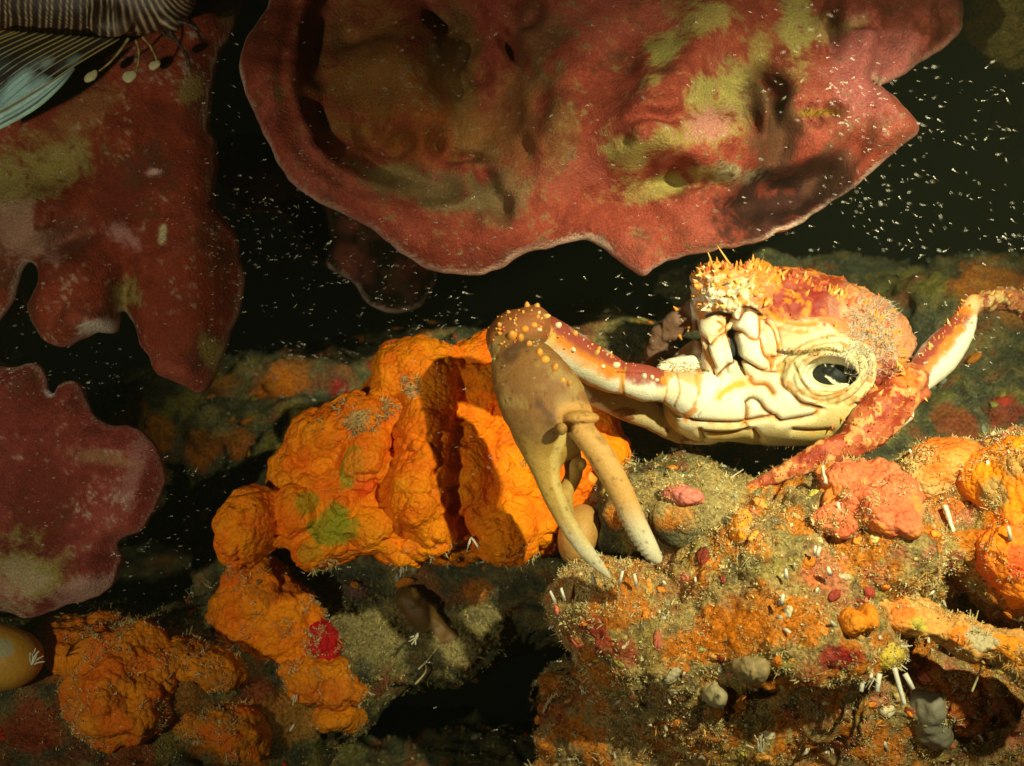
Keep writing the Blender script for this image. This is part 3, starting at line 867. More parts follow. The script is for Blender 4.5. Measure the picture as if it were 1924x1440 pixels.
lumps('orange_sponge', 'small rounded orange sponge knob low in the shade', 'sponge', [(634, 1345, None, 34, 22, .018), (660, 1352, None, 26, 20, .016), (610, 1352, None, 24, 14, .012)],
      M_ORANGE, (0.66, .22, .012), wave=(0.014, 0.006), k=0.008, bumps=((0.006, 0.0018), (0.003, 0.0008)), seed=150, group=G_OR, tones=(OR_YEL, OR_RED))
lumps('orange_sponge', 'dim orange sponge ridge along the lower shadow', 'sponge', [(400, 1350, None, 60, 24, .024, -8), (460, 1385, None, 54, 36, .024, -30), (340, 1355, None, 42, 20, .022), (430, 1365, None, 54, 28, .022)],
      M_ORANGE, (0.5, .17, .012), k=0.014, wave=(0.010, 0.006), bumps=((0.007, 0.002), (0.0035, 0.001)), seed=160, level=True, group=G_OR, tones=(OR_YEL, OR_RED))
lumps('orange_sponge', 'dull orange sponge band beside the pear-shaped one', 'sponge', [(370, 1245, None, 56, 30, .026, -14), (420, 1262, None, 38, 30, .024), (330, 1240, None, 32, 30, .024)],
      M_ORANGE, (0.5, .17, .012), k=0.014, wave=(0.010, 0.006), bumps=((0.007, 0.0016), (0.0035, 0.0008)), seed=170, level=True, group=G_OR, tones=(OR_YEL, OR_RED))
lumps('ball_sponge', 'smooth ochre ball cut off by the left edge', 'sponge', [(15, 1240, -.03, 62, 56, .024), (-30, 1230, -.03, 60, 60, .024)], M_SOFT, (0.52, .27, .03), k=0.01,
      bumps=((0.02, 0.0006),), wave=(0.03, 0.001), seed=180, patches=[(6, 1200, 20, (0.35, .4, .25), .7)])
lumps('red_sponge', 'scarlet encrusting sponge in the bottom corner', 'sponge', [(40, 1400, .0, 80, 70, .04), (110, 1420, .0, 50, 44, .035), (60, 1320, .02, 40, 30, .03), (20, 1440, -.01, 80, 40, .04)], M_ORANGE, (0.44, .04, .015), k=0.012,
      bumps=((0.012, 0.001), (0.004, 0.0004)), seed=190, patches=[(100, 1385, 26, (0.5, .2, .02), .7)])
lumps('red_sponge', 'crimson sponge patch on the dark boulder', 'sponge', [(612, 1208, None, 26, 28, .022, 20), (598, 1182, None, 24, 18, .018), (622, 1232, None, 20, 18, .018)], M_ORANGE, (0.50, .012, .015), k=0.006, wave=(0.01, 0.005),
      bumps=((0.005, 0.0016), (0.003, 0.0008)), seed=200, level=True, h=0.0012)
lumps('ball_sponge', 'smooth ochre dome under the pincer tips', 'sponge', [(1085, 1010, .02, 36, 52, .02, -12), (1095, 985, .03, 30, 36, .018)], M_SOFT, (0.46, .25, .06), k=0.008, bumps=((0.02, 0.0005),), wave=(0.03, 0.0006), seed=210, h=0.0012)
lumps('ball_sponge', 'smooth yellow-orange knob between the pincer fingers', 'sponge', [(1100, 900, .07, 24, 34, .02), (1085, 930, .075, 20, 22, .015)], M_SOFT, (0.72, .3, .03), k=0.006, bumps=((0.02, 0.0005),), wave=(0.03, 0.0006), seed=215, h=0.0012)

G_CO = 'coral pink sponges on the mound'
_, CS_V, CS_N = lumps('coral_sponge', 'salmon pink sponge cushion on top of the mound', 'sponge', [(1585, 893, None, 50, 20, .018, 6), (1650, 905, None, 44, 30, .020), (1690, 925, None, 24, 34, .018), (1635, 940, None, 56, 24, .016, 10), (1600, 960, None, 40, 22, .014), (1660, 965, None, 44, 24, .014), (1690, 985, None, 34, 24, .012)], M_ORANGE, (0.68, .19, .075), k=0.014,
      wave=(0.012, 0.008), bumps=((0.012, 0.0022), (0.006, 0.0014)), seed=220, group=G_CO, tones=((0.8, .26, .04), (0.72, .13, .05)), h=0.0013)
lumps('coral_sponge', 'salmon pink sponge lobe with dark pit beside it', 'sponge', [(1560, 978, None, 34, 18, .014, -14), (1520, 928, None, 36, 11, .012, 10), (1575, 990, None, 22, 20, .012), (1490, 900, None, 34, 9, .010, 16)], M_ORANGE, (0.68, .19, .075), k=0.012,
      wave=(0.012, 0.007), bumps=((0.012, 0.0018), (0.005, 0.0008)), seed=225, group=G_CO, tones=((0.8, .26, .04), (0.72, .13, .05)), h=0.0013)
lumps('coral_sponge', 'small rose sponge on the ledge right of the pincer', 'sponge', [(1262, 928, None, 18, 8, .008), (1282, 928, None, 20, 9, .008), (1302, 936, None, 18, 7, .007)], M_ORANGE, (0.66, .2, .14), k=0.012, wave=(0.008, .002),
      bumps=((0.008, 0.0014),), seed=230, group=G_CO, h=0.0012)
_, RH_V, RH_N = lumps('orange_sponge', 'bright orange sponge heap at the right edge', 'sponge', [(1870, 900, -.03, 60, 50, .04), (1900, 960, -.045, 50, 70, .04), (1885, 1040, -.05, 46, 60, .04), (1910, 1090, -.05, 40, 50, .035), (1940, 880, -.04, 70, 60, .05)],
      M_ORANGE, (0.85, .24, .02), k=0.010, bumps=((0.008, 0.003), (0.004, 0.0012)), wave=(0.02, .005), seed=240, group=G_OR, tones=(OR_YEL, (0.85, .12, .04)), patches=[(1850, 930, 30, C_TAN, .8), (1890, 870, 24, C_TAN, .7), (1915, 1075, 34, (0.85, .1, .03), .8)])
_, HU_V, HU_N = lumps('orange_sponge', 'orange sponge hump with tan fuzz behind the mound', 'sponge', [(1780, 870, .0, 70, 44, .04), (1730, 900, .0, 44, 40, .035), (1820, 910, -.01, 44, 40, .035)],
      M_ORANGE, (0.78, .27, .05), k=0.010, bumps=((0.008, 0.002), (0.004, 0.001)), seed=245, group=G_OR, tones=((0.6, .4, .14), OR_RED))
_, FI_V, FI_N = lumps('finger_sponge', 'knobbly orange and tan finger sponge reaching to the right edge', 'sponge', [(1660, 1130, -.06, 36, 34, .024, 30), (1700, 1160, -.07, 36, 36, .024), (1745, 1170, -.075, 36, 28, .022), (1790, 1190, -.08, 34, 34, .024), (1840, 1195, -.085, 40, 30, .022),
      (1890, 1215, -.09, 46, 36, .026, -25), (1950, 1250, -.09, 50, 40, .028, -25)], M_ORANGE, (0.66, .33, .08), k=0.008, wave=(0.016, .010), bumps=((0.008, 0.002), (0.004, 0.001)), seed=250,
      patches=[(1700, 1130, 26, (0.8, .2, .03), .9), (1790, 1195, 26, (0.8, .24, .02), 1.), (1890, 1215, 50, (0.82, .3, .02), 1.), (1735, 1170, 20, (0.5, .42, .06), .9), (1840, 1180, 30, (0.5, .45, .25), .9), (1680, 1180, 20, (0.8, .3, .05), .8)])
lumps('orange_sponge', 'pair of round orange sponge buttons on the mound face', 'sponge', [(1600, 1170, None, 24, 22, .018), (1632, 1160, None, 16, 24, .015)], M_ORANGE, (0.8, .26, .02), k=0.004, bumps=((0.01, 0.0008),), seed=255, group=G_OR, h=0.0012)
lumps('orange_sponge', 'small bright orange knob at the mound edge', 'sponge', [(1388, 1000, None, 18, 22, .016), (1396, 975, None, 14, 14, .012)], M_ORANGE, (0.82, .3, .02), k=0.005, bumps=((0.01, 0.0008),), seed=257, group=G_OR, h=0.0012)
lumps('yellow_sponge', 'yellow warty ball sponge ringed by white tubes', 'sponge', [(1655, 1222, -.085, 36, 36, .02)], M_ORANGE, (0.62, .46, .06), k=0.004, bumps=((0.005, 0.0022), (0.003, 0.0008)), wave=(.012, .002), seed=260, h=0.0012,
      patches=[(1650, 1190, 16, (0.6, .25, .08), .6)])
CUP, V_, N_ = lumps('tube_sponge', 'small olive sponge cup with dark round mouth', 'sponge', [(1606, 1248, -.085, 22, 20, .016)], M_SOFT, (0.40, .33, .04), k=0.004, bumps=((0.01, 0.0006),), seed=262, h=0.001)
lumps('tunicate', 'pale grey sac hanging low on the right', 'tunicate', [(1745, 1325, -.03, 34, 34, .02), (1752, 1362, -.03, 28, 26, .014), (1762, 1390, -.03, 14, 14, .009)], M_SOFT, (0.22, .20, .13), k=0.010, wave=(.016, .006), bumps=((0.010, 0.0016),), seed=265, h=0.0012)
lumps('tunicate', 'pale tan tunicate with pinhole siphon', 'tunicate', [(1342, 1300, None, 22, 22, .014)], M_SOFT, (0.40, .33, .16), wave=(.01, .005), k=0.006, bumps=((0.01, 0.0006),), seed=267, h=0.0011, patches=[(1342, 1300, 6, (.05, .04, .03), 1.)])
lumps('tunicate', 'round tan tunicate under the orange crust', 'tunicate', [(1412, 1256, None, 30, 26, .016)], M_SOFT, (0.30, .22, .09), wave=(.012, .006), k=0.006, bumps=((0.008, 0.0016),), seed=269, h=0.0012)
lumps('brown_sponge', 'brown leathery ridge in the shaded gully', 'sponge', [(780, 1130, .10, 34, 26, .02, -40), (815, 1170, .10, 40, 26, .02, -50), (850, 1205, .10, 36, 18, .018, -45)], M_SOFT, (0.13, .07, .015), k=0.014, wave=(0.02, .008), bumps=((0.012, 0.0016),), seed=271)


# ------------------------------------------------------------------ small shapes: tubes and knobs
def tube_mesh(P, R, sides=6, cap=True):
    """tube round a path (world points) with a radius at each; returns V, [quads, triangles]"""
    P, R = np.asarray(P, float), np.asarray(R, float)
    n = len(P)
    T = np.gradient(P, axis=0)
    T /= np.linalg.norm(T, axis=1)[:, None] + 1e-12
    ref = np.array([0.31, -0.9, 0.3])
    A = np.cross(T, ref)
    A /= np.linalg.norm(A, axis=1)[:, None] + 1e-12
    B = np.cross(T, A)
    ang = np.arange(sides) * 2 * math.pi / sides
    V = (P[:, None, :] + R[:, None, None] * (np.cos(ang)[None, :, None] * A[:, None, :] + np.sin(ang)[None, :, None] * B[:, None, :])).reshape(-1, 3)
    i = np.arange(n - 1)[:, None] * sides
    j = np.arange(sides)[None, :]
    j2 = (j + 1) % sides
    Q = np.stack([i + j, i + j2, i + sides + j2, i + sides + j], 2).reshape(-1, 4)
    V = np.vstack([V, P[:1], P[-1:]])
    a, b = len(V) - 2, len(V) - 1
    jj = np.arange(sides)
    T3 = np.vstack([np.stack([np.full(sides, a), (jj + 1) % sides, jj], 1), np.stack([np.full(sides, b), (n - 1) * sides + jj, (n - 1) * sides + (jj + 1) % sides], 1)])
    return V, [Q, T3]


def join(parts):
    """parts: (V, [quads, tris], colour) -> V, [quads, tris], colours"""
    Vs, Q, T, C, n = [], [], [], [], 0
    for v, f, c in parts:
        Vs.append(v)
        for g in f:
            g = np.asarray(g)
            if len(g):
                (Q if g.shape[1] == 4 else T).append(g + n)
        C.append(np.broadcast_to(np.asarray(c, float), (len(v), 3)))
        n += len(v)
    return np.vstack(Vs), [x for x in (np.vstack(Q) if Q else np.zeros((0, 4), int), np.vstack(T) if T else np.zeros((0, 3), int)) if len(x)], np.vstack(C)


def knob(rings=5, sides=8):
    """unit spine: a blunt cone with a round tip along +z, base at z = 0"""
    z = np.array([-0.35, 0.15, 0.62, 0.95, 1.12]) if rings == 5 else np.array([-0.4, 0.1, 0.7, 1.3, 1.75])
    r = np.array([1.0, 0.95, 0.72, 0.42, 0.12]) if rings == 5 else np.array([1.25, .85, .52, .28, .06])
    return tube_mesh(np.c_[z * 0.12 * (rings != 5), z * 0, z * 1.15], r, sides)


# ------------------------------------------------------------------ the crab
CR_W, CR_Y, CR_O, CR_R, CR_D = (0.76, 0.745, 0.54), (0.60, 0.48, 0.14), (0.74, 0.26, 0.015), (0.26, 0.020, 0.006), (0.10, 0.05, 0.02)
BODY, FACE, ARM, HAND, FING, LEGA, LEGB, ARM2, CARP, SOCK, SHELL, DARKS = range(1, 13)
f = Field(at(880, 1110, 0) + [-0.012, -0.135, -0.02], at(1990, 470, 0) + [0.0, 0.15, 0.012], 0.00096)
p = at


def E(px, py, y, rx, rz, ry, rot=0, k=0.006, op='u', tag=BODY):
    f.ell(at(px, py, y), (ln(rx, y), ry, ln(rz, y)), rot2(rot), k, op, tag)


# carapace, face, underside
E(1560, 625, .075, 145, 95, .065, -24, tag=SHELL)
E(1480, 600, .065, 130, 95, .055, -14, .012, tag=SHELL)
E(1620, 655, .065, 78, 88, .055, -20, .012, tag=SHELL)
E(1380, 570, .050, 72, 66, .045, 0, .010, tag=FACE)
E(1345, 545, .045, 44, 52, .032, 12, .006, tag=FACE)
E(1420, 540, .050, 50, 48, .034, -8, .006, tag=FACE)
E(1440, 720, .045, 180, 100, .052, -6, .012)
E(1430, 770, .030, 170, 56, .042, -4, .014)
E(1340, 760, .022, 90, 62, .034, 8, .010)
E(1490, 745, .022, 130, 68, .040, -14, .012)
E(1530, 660, .030, 90, 60, .040, -12, .010)
# mouthparts: two pairs of plates standing proud
E(1343, 665, .004, 22, 48, .014, 10, .003)
E(1366, 662, .002, 17, 40, .013, 8, .002)
E(1342, 622, .006, 28, 24, .014, 0, .002)
E(1412, 655, -.002, 30, 58, .014, 14, .003)
E(1400, 610, .004, 32, 24, .015, 0, .002)
E(1447, 642, .004, 15, 42, .013, 10, .002)
E(1385, 640, -.004, 5, 52, .030, 10, .002, 's')
# socket of the lost pincer: nested rings round a dark opening
for rx, rz, w, yy in ((86, 62, 10, -.008), (70, 50, 9, -.014), (54, 39, 8, -.018)):
    ring = [(1553 + rx * math.cos(a), 704 - rz * math.sin(a) - 0.16 * rx * math.cos(a), yy, w) for a in np.linspace(0, 2 * math.pi, 21)]
    f.tube(ring, 1.0, .0025, SOCK, 1)
E(1558, 703, -.016, 46, 31, .024, -8, .003, 's')
E(1562, 702, .010, 37, 24, .040, -8, .002, 's')
E(1566, 706, .008, 40, 27, .014, -8, .001, tag=DARKS)
E(1550, 696, .004, 14, 10, .012, 20, .002, tag=DARKS)
# the raised arm with its rings, the wrist, the heavy hand and two fingers
f.tube([(1345, 748, .008, 40), (1312, 742, .002, 44), (1290, 740, -.002, 42)], 0.8, .005, ARM, 2)
f.tube([(1286, 736, -.004, 33), (1268, 732, -.006, 34)], 0.9, .0025, ARM, 1)
f.tube([(1262, 729, -.008, 29), (1250, 727, -.009, 30)], 0.9, .0020, ARM, 1)
f.tube([(1240, 724, -.010, 29), (1210, 720, -.014, 35), (1180, 712, -.018, 31)], 0.9, .0020, ARM, 2)
f.tube([(1164, 712, -.020, 29), (1140, 700, -.026, 36), (1080, 668, -.040, 40), (1035, 640, -.052, 42), (1010, 622, -.060, 36)], 0.9, .0030, ARM, 3)
E(975, 622, -.070, 56, 42, .022, 8, .004, tag=CARP)
E(1004, 600, -.068, 26, 26, .016, 0, .006, tag=CARP)
E(938, 650, -.072, 22, 34, .018, 20, .006, tag=CARP)
f.tube([(968, 655, -.085, 44), (990, 702, -.092, 66), (1018, 752, -.097, 80), (1042, 790, -.099, 74)], 0.46, .006, HAND, 3)
f.tube([(1030, 800, -.099, 62), (1022, 850, -.101, 38), (1030, 900, -.104, 24), (1053, 960, -.108, 19), (1090, 1020, -.111, 16), (1126, 1064, -.113, 11), (1146, 1086, -.113, 4)], 0.72, .008, HAND, 4)
f.tube([(1072, 850, -.092, 18), (1078, 890, -.092, 16), (1062, 930, -.098, 14), (1075, 985, -.104, 10)], 0.8, .004, HAND, 3)
E(1094, 872, -.092, 8, 10, .004, 0, .002, tag=HAND)
E(1054, 806, -.122, 13, 13, .007, 0, .003, tag=HAND)
E(1092, 786, -.112, 34, 16, .012, 0, .004, tag=HAND)
f.tube([(1090, 798, -.112, 20), (1098, 815, -.115, 24), (1128, 855, -.118, 25), (1164, 920, -.119, 24), (1194, 985, -.118, 22), (1220, 1032, -.116, 18), (1234, 1050, -.115, 11)], 0.9, .0015, FING, 4)
# the limb half hidden behind the arm, a hairy stump and the far red legs
f.tube([(1330, 800, .030, 36), (1280, 800, .030, 34), (1240, 788, .030, 28)], 0.9, .004, ARM2, 2)
f.tube([(1232, 784, .028, 26), (1180, 762, .020, 30), (1120, 738, .010, 26), (1060, 715, .0, 24)], 0.9, .003, ARM2, 2)
f.tube([(1340, 692, .018, 16), (1300, 688, .016, 14), (1262, 690, .014, 11), (1244, 694, .012, 6)], 1.0, .004, BODY, 2)
f.tube([(1320, 590, .065, 30), (1280, 600, .070, 26), (1240, 640, .085, 22), (1220, 700, .10, 16)], 1.0, .004, SHELL, 2)
# walking leg: bent knee, flat thigh, slim shin planted on the mound
f.tube([(1640, 715, .020, 40), (1690, 715, .008, 34)], 1.0, .006, LEGB, 1)
f.tube([(1706, 722, -.004, 33), (1672, 760, -.012, 43), (1632, 805, -.018, 42), (1606, 832, -.020, 28)], 0.75, .005, LEGB, 3)
f.tube([(1598, 836, -.020, 22), (1560, 848, -.020, 27), (1500, 876, -.018, 20), (1440, 902, -.014, 14), (1390, 924, -.010, 8), (1370, 932, -.008, 4)], 0.85, .003, LEGB, 3)
E(1712, 712, -.006, 30, 28, .016, 0, .003, tag=LEGB)
E(1728, 740, -.004, 18, 16, .011, 0, .003, tag=LEGB)
f.tube([(1726, 712, .006, 28), (1762, 672, .016, 37), (1800, 625, .026, 29), (1818, 590, .032, 19), (1830, 570, .034, 17)], 0.8, .003, LEGA, 3)
f.tube([(1836, 572, .036, 15), (1868, 562, .044, 19), (1905, 566, .056, 22), (1970, 590, .075, 24)], 0.9, .003, LEGA, 3)
f.tube([(1700, 778, .004, 17), (1672, 798, .008, 19)], 0.8, .003, LEGA, 1)

V, F = f.mesh()
tag = f.tags(V)
V = relax(V, F, 1, 0.4)
N = normals(V, F)
px, py = proj(V)
front = N[:, 1] < 0.35
n1, n2, n3 = fbm(V, 0.02, 3, 301), fbm(V, 0.007, 4, 302), fbm(V, 0.003, 3, 303)
w1 = worley(V, 0.0075, 305)
ins = lambda *t: np.isin(tag, t)
c = np.tile(np.asarray(CR_W), (len(V), 1)) * (1 + 0.05 * n1[:, None])
c = mixc(c, (0.66, .55, .24), .4 * smooth(0.0, 0.35, fbm(V, 0.03, 3, 331)))
disp = np.zeros(len(V))

# pigment, and belly shade painted in: red-brown back, speckled borders, hand olive-brown, legs red above and white below
def band(c, pts, r, colour, st, tags_, soft=0.6, rag=0.5):
    d = line_dist(px, py, pts) / r + rag * n2
    return mixc(c, colour, st * (1 - smooth(1 - soft, 1 + soft * 0.3, d)) * ins(*tags_))


sh = ins(SHELL)
top = poly_sd(px, py, spline([(1432, 470), (1432, 590), (1500, 602), (1560, 622), (1610, 650), (1640, 690), (1660, 740), (1760, 700), (1720, 560), (1600, 470)], 4, True))
red = 1 - smooth(-8, 14, top + 26 * n2 + 10 * n3)
c = mixc(c, (0.58, .20, .07), red * ins(SHELL, FACE, BODY))
c = mixc(c, CR_R, red * smooth(-0.05, 0.2, n1) * 0.85 * sh)
c = mixc(c, (0.26, .025, .02), (1 - smooth(20, 50, line_dist(px, py, [(1445, 510), (1470, 560), (1540, 560)]) + 20 * n2)) * sh * 0.9)
pale = 1 - smooth(40, 85, line_dist(px, py, [(1620, 590), (1660, 640), (1650, 690)]) + 30 * n2)
c = mixc(c, (0.56, .36, .20), pale * sh * (0.35 + 0.5 * smooth(-0.1, 0.2, n2)))
c = mixc(c, CR_O, (smooth(0.62, 0.25, w1) * smooth(0.0, 0.25, n2 + 0.1) * red * 0.8) * ins(SHELL))
c = mixc(c, (0.60, .52, .20), 0.5 * (1 - smooth(0, 50, line_dist(px, py, [(1470, 630), (1560, 640)]) + 20 * n1)) * ins(SHELL, BODY))
c = mixc(c, CR_Y, 0.85 * smooth(765, 820, py + 20 * n1) * ins(BODY, SOCK))  # lower belly turned olive: its shade is painted into the shell colour
c = mixc(c, (0.50, .37, .09), 0.75 * smooth(1430, 1560, px + 40 * n1) * smooth(720, 780, py + 20 * n1) * ins(BODY, SOCK))  # lower right belly darker still: painted shadow of socket and leg
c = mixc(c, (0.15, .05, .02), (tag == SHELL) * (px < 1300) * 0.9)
crack = smooth(0.50, 0.66, worley(V, 0.0062, 311))
c = mixc(c, CR_O, ins(FACE) * crack * 0.9)
disp -= ins(FACE) * crack * 0.0012
c = mixc(c, (0.55, .36, .08), ins(FACE) * smooth(0.0, 0.3, n2) * 0.7)
c = mixc(c, CR_O, ins(FACE) * smooth(545, 500, py + 18 * n2) * 0.8)
# arm
c = band(c, [(1010, 592), (1045, 618), (1100, 655), (1150, 684), (1200, 694), (1235, 702)], 27, CR_R, .95, (ARM,), .5, .45)
c = band(c, [(1010, 612), (1060, 655), (1110, 683), (1155, 702)], 17, CR_O, .7, (ARM,), .7, .5)
c = band(c, [(1030, 640), (1070, 668), (1120, 690)], 7, (0.7, .45, .2), .4, (ARM,), .6, .9)
c = band(c, [(1025, 605), (1040, 630), (1030, 660)], 8, (0.7, .5, .1), .6, (ARM,))
c = band(c, [(1314, 700), (1312, 740), (1302, 770), (1290, 785)], 7, CR_O, .8, (ARM, BODY), .5, 1.2)
c = band(c, [(1285, 704), (1300, 712)], 12, CR_O, .7, (ARM,), .5, 1.)
c = band(c, [(1262, 700), (1250, 712)], 9, CR_O, .7, (ARM,), .5, .8)
c = band(c, [(1170, 700), (1168, 740)], 6, CR_O, .8, (ARM,), .5, .3)
c = mixc(c, (0.50, .35, .10), ins(ARM2) * 0.75)
c = mixc(c, (0.28, .07, .02), ins(ARM2) * smooth(0.08, 0.25, n2 + 0.2 * n3) * 0.85)
hand = ins(HAND, CARP, FING)
tone = np.clip((py - 640) / 400, 0, 1)
hc = np.outer(1 - smooth(0.3, 0.62, tone), (0.25, .115, .030)) + np.outer(smooth(0.3, 0.62, tone), (0.46, .28, .055))
c = np.where(hand[:, None], hc * (1 + 0.10 * n1[:, None]), c)
c = mixc(c, (0.34, .22, .06), ins(HAND) * smooth(0.05, 0.3, n1) * 0.8)
c = mixc(c, (0.09, .045, .02), ins(HAND) * smooth(0.1, 0.35, -n1) * smooth(860, 760, py) * 0.8)
c = mixc(c, (0.34, .11, .03), ins(CARP) * 0.8)
c = mixc(c, (0.60, .33, .09), ins(FING) * 0.9)
c = mixc(c, (0.66, .60, .38), ins(FING) * smooth(930, 1020, py))
c = mixc(c, (0.62, .56, .34), ins(HAND) * smooth(960, 1040, py) * 0.9)
c = mixc(c, (0.62, .32, .08), ins(HAND) * (1 - smooth(14, 34, line_dist(px, py, [(1070, 780), (1115, 785)]))) * 0.7)
c = mixc(c, (0.66, .50, .16), ins(HAND) * (1 - smooth(4, 12, line_dist(px, py, [(1058, 820), (1042, 860), (1046, 910), (1066, 965), (1105, 1022)]))) * 0.6)
# legs
lb = ins(LEGB)
c = mixc(c, (0.40, .075, .015), lb * 0.95)
c = mixc(c, CR_R, lb * smooth(0.0, 0.25, n1) * 0.8)
c = mixc(c, (0.72, .36, .12), lb * smooth(0.12, 0.32, n2 + 0.3 * n3) * 0.8)
c = mixc(c, (0.78, .20, .03), lb * (1 - smooth(6, 26, line_dist(px, py, [(1690, 700), (1710, 715)]))) * 0.9)
c = band(c, [(1730, 690), (1760, 650), (1790, 612), (1806, 590)], 26, CR_R, .95, (LEGA,), .5, .3)
c = band(c, [(1745, 690), (1775, 655), (1805, 615)], 10, CR_O, .6, (LEGA,), .6, .8)
c = mixc(c, CR_O, ins(LEGA) * smooth(615, 570, py + 20 * n2) * 0.8)
c = mixc(c, (0.20, .045, .02), ins(LEGA) * smooth(1832, 1846, px) * (0.75 + 0.25 * smooth(-.1, .2, n2)))
c = mixc(c, (0.50, .36, .12), ins(LEGA) * smooth(1832, 1846, px) * smooth(.08, .3, n2 + .4 * n3) * .8)
disp += ins(LEGA) * smooth(1832, 1846, px) * (.0026 * n2 + .002 * n3)

# sutures between the plates of the underside
Z = lambda pts: [(1220 + x * 0.2183, 560 + y * 0.2183) for x, y in pts]
SUT = [
    ([(420, 300), (480, 360), (520, 400), (560, 360), (650, 300)], 2.2, CR_O, .9, .9), ([(420, 310), (450, 420), (520, 560), (560, 660)], 2.6, CR_O, .9, 1.2), ([(490, 370), (510, 480), (560, 600)], 3, (0.45, .28, .06), .7, 1.2),
    ([(560, 690), (620, 640), (680, 580), (735, 545), (700, 400), (660, 290)], 2.4, (0.3, .12, .03), .95, 1.3), ([(730, 290), (800, 300), (870, 350), (945, 340), (950, 160)], 2.4, CR_O, .95, 1.),
    ([(960, 350), (985, 480), (1040, 540), (1045, 620)], 2.8, CR_O, .95, 1.2), ([(780, 520), (850, 560), (950, 620), (1040, 630), (1150, 630)], 2.2, (0.3, .12, .03), .95, 1.3),
    ([(1090, 330), (1110, 430), (1110, 500), (1045, 520)], 2.4, CR_O, .9, 1.1), ([(1000, 210), (1060, 260), (1095, 340)], 2.4, CR_O, .9, 1.), ([(830, 890), (835, 1000), (820, 1080)], 2.6, (0.34, .16, .03), .95, 1.3),
    ([(830, 890), (880, 860), (940, 890), (1000, 970), (1080, 1020), (1130, 1060)], 2.8, (0.16, .08, .02), .95, 1.6), ([(310, 1030), (430, 1060), (600, 1070), (750, 1070), (830, 1055), (1000, 1020), (1080, 1010)], 1.9, (0.22, .10, .02), .95, 1.1),
    ([(1130, 1060), (1250, 1040), (1400, 1010), (1450, 970)], 1.9, (0.22, .08, .02), .95, 1.1), ([(450, 1150), (600, 1160), (750, 1150), (850, 1120)], 1.9, (0.26, .14, .03), .9, 1.), ([(900, 1130), (950, 1200)], 1.8, (0.26, .14, .03), .9, 1.),
    ([(860, 700), (900, 740), (1000, 750), (1060, 820)], 3.2, CR_O, .9, .9), ([(800, 750), (700, 780), (620, 830), (600, 870)], 5.5, (0.74, .36, .03), .9, .1),
    ([(1160, 560), (1140, 650), (1150, 750), (1220, 810), (1300, 900), (1400, 930), (1480, 950)], 3.2, (0.18, .09, .02), .9, 1.8), ([(1240, 560), (1280, 650), (1350, 750), (1450, 850), (1600, 830), (1680, 800)], 2.6, (0.24, .12, .03), .9, 1.4),
    ([(500, 640), (510, 700), (450, 850), (340, 990)], 2.2, (0.5, .25, .05), .8, 1.2), ([(1110, 460), (1250, 480), (1400, 450), (1520, 430), (1640, 460)], 3.2, (0.05, .045, .02), .95, 1.6), ([(1240, 1130), (1400, 1140), (1550, 1130)], 1.6, (0.22, .1, .02), .9, .9),
    ([(480, 170), (560, 140), (650, 160), (680, 180)], 3.6, (0.12, .06, .02), .95, 2.), ([(810, 110), (880, 100), (960, 150)], 4.6, (0.07, .04, .02), .95, 2.2), ([(760, 520), (800, 600), (820, 660)], 2.0, (0.5, .34, .1), .7, .8),
    ([(440, 1130), (480, 1210)], 2., (0.3, .16, .04), .8, .9), ([(590, 200), (640, 240), (600, 290)], 2., CR_O, .9, .8), ([(680, 180), (660, 260), (690, 320)], 2.6, CR_O, .9, 1.), ([(700, 160), (760, 190), (800, 110)], 2.2, CR_O, .9, 1.),
    ([(400, 200), (420, 280)], 3.2, CR_O, .8, .8), ([(1060, 250), (1200, 300), (1350, 310)], 2.5, (0.6, .34, .08), .5, .3), ([(1040, 130), (1150, 200), (1280, 250), (1420, 250)], 4., CR_O, .8, .4)]
bt = ins(BODY, SOCK, FACE, SHELL) & (px < 1650)
for pts, w, colour, st, dep in SUT:
    w = w * 1.3
    d = line_dist(px, py, spline(Z(pts), 5))
    g = np.exp(-(d / w) ** 2) * bt * front
    disp -= 0.0010 * dep * np.exp(-(d / (w * .8)) ** 2) * bt * front
    c = mixc(c, CR_O, .75 * np.exp(-(d / (w * 2.0)) ** 2) * smooth(-.35, .35, n2 + .5 * n3) * bt * front)
    c = mixc(c, colour, st * smooth(0.35, 0.9, g + 0.15 * n3))
    c = mixc(c, (0.10, .045, .012), .8 * (dep > .7) * np.exp(-(d / (w * .55)) ** 2) * bt * front)
dk = np.exp(-(line_dist(px, py, Z([(700, 290), (722, 380), (742, 480), (748, 520)])) / 4.5) ** 2) * bt * front
c = mixc(c, (0.02, .02, .02), dk * 1.2)
disp -= dk * 0.003
hole = (((px - 1563) / 36) ** 2 + ((py - 702) / 24) ** 2 < 1 + 0.35 * n2) & ins(SOCK, BODY) & (V[:, 1] > -0.004)
c = mixc(c, (0.012, .014, .012), hole * 1.0)
c = np.where(ins(DARKS)[:, None], np.array([.012, .014, .012]), c)
c = mixc(c, (0.42, .32, .08), ins(SOCK) * .55 * smooth(-.2, .3, n1 + .3))
c = mixc(c, (0.40, .17, .03), ins(SOCK) * smooth(.05, .3, n2) * .7)
for pts, w, colour in (([(1250, 698), (1254, 730), (1246, 758)], 2.2, CR_O), ([(1272, 700), (1278, 735), (1266, 765)], 2.4, (0.4, .2, .04)), ([(1176, 690), (1170, 720), (1172, 744)], 2.6, (0.4, .22, .03)), ([(1210, 700), (1160, 700)], 2, CR_R)):
    d = line_dist(px, py, spline(pts, 5))
    g = np.exp(-(d / w) ** 2) * ins(ARM)
    disp -= 0.0008 * g
    c = mixc(c, colour, 0.8 * smooth(0.25, 0.8, g))
tooth = np.sin((py - 850) * .55 + (px - 1100) * .2)
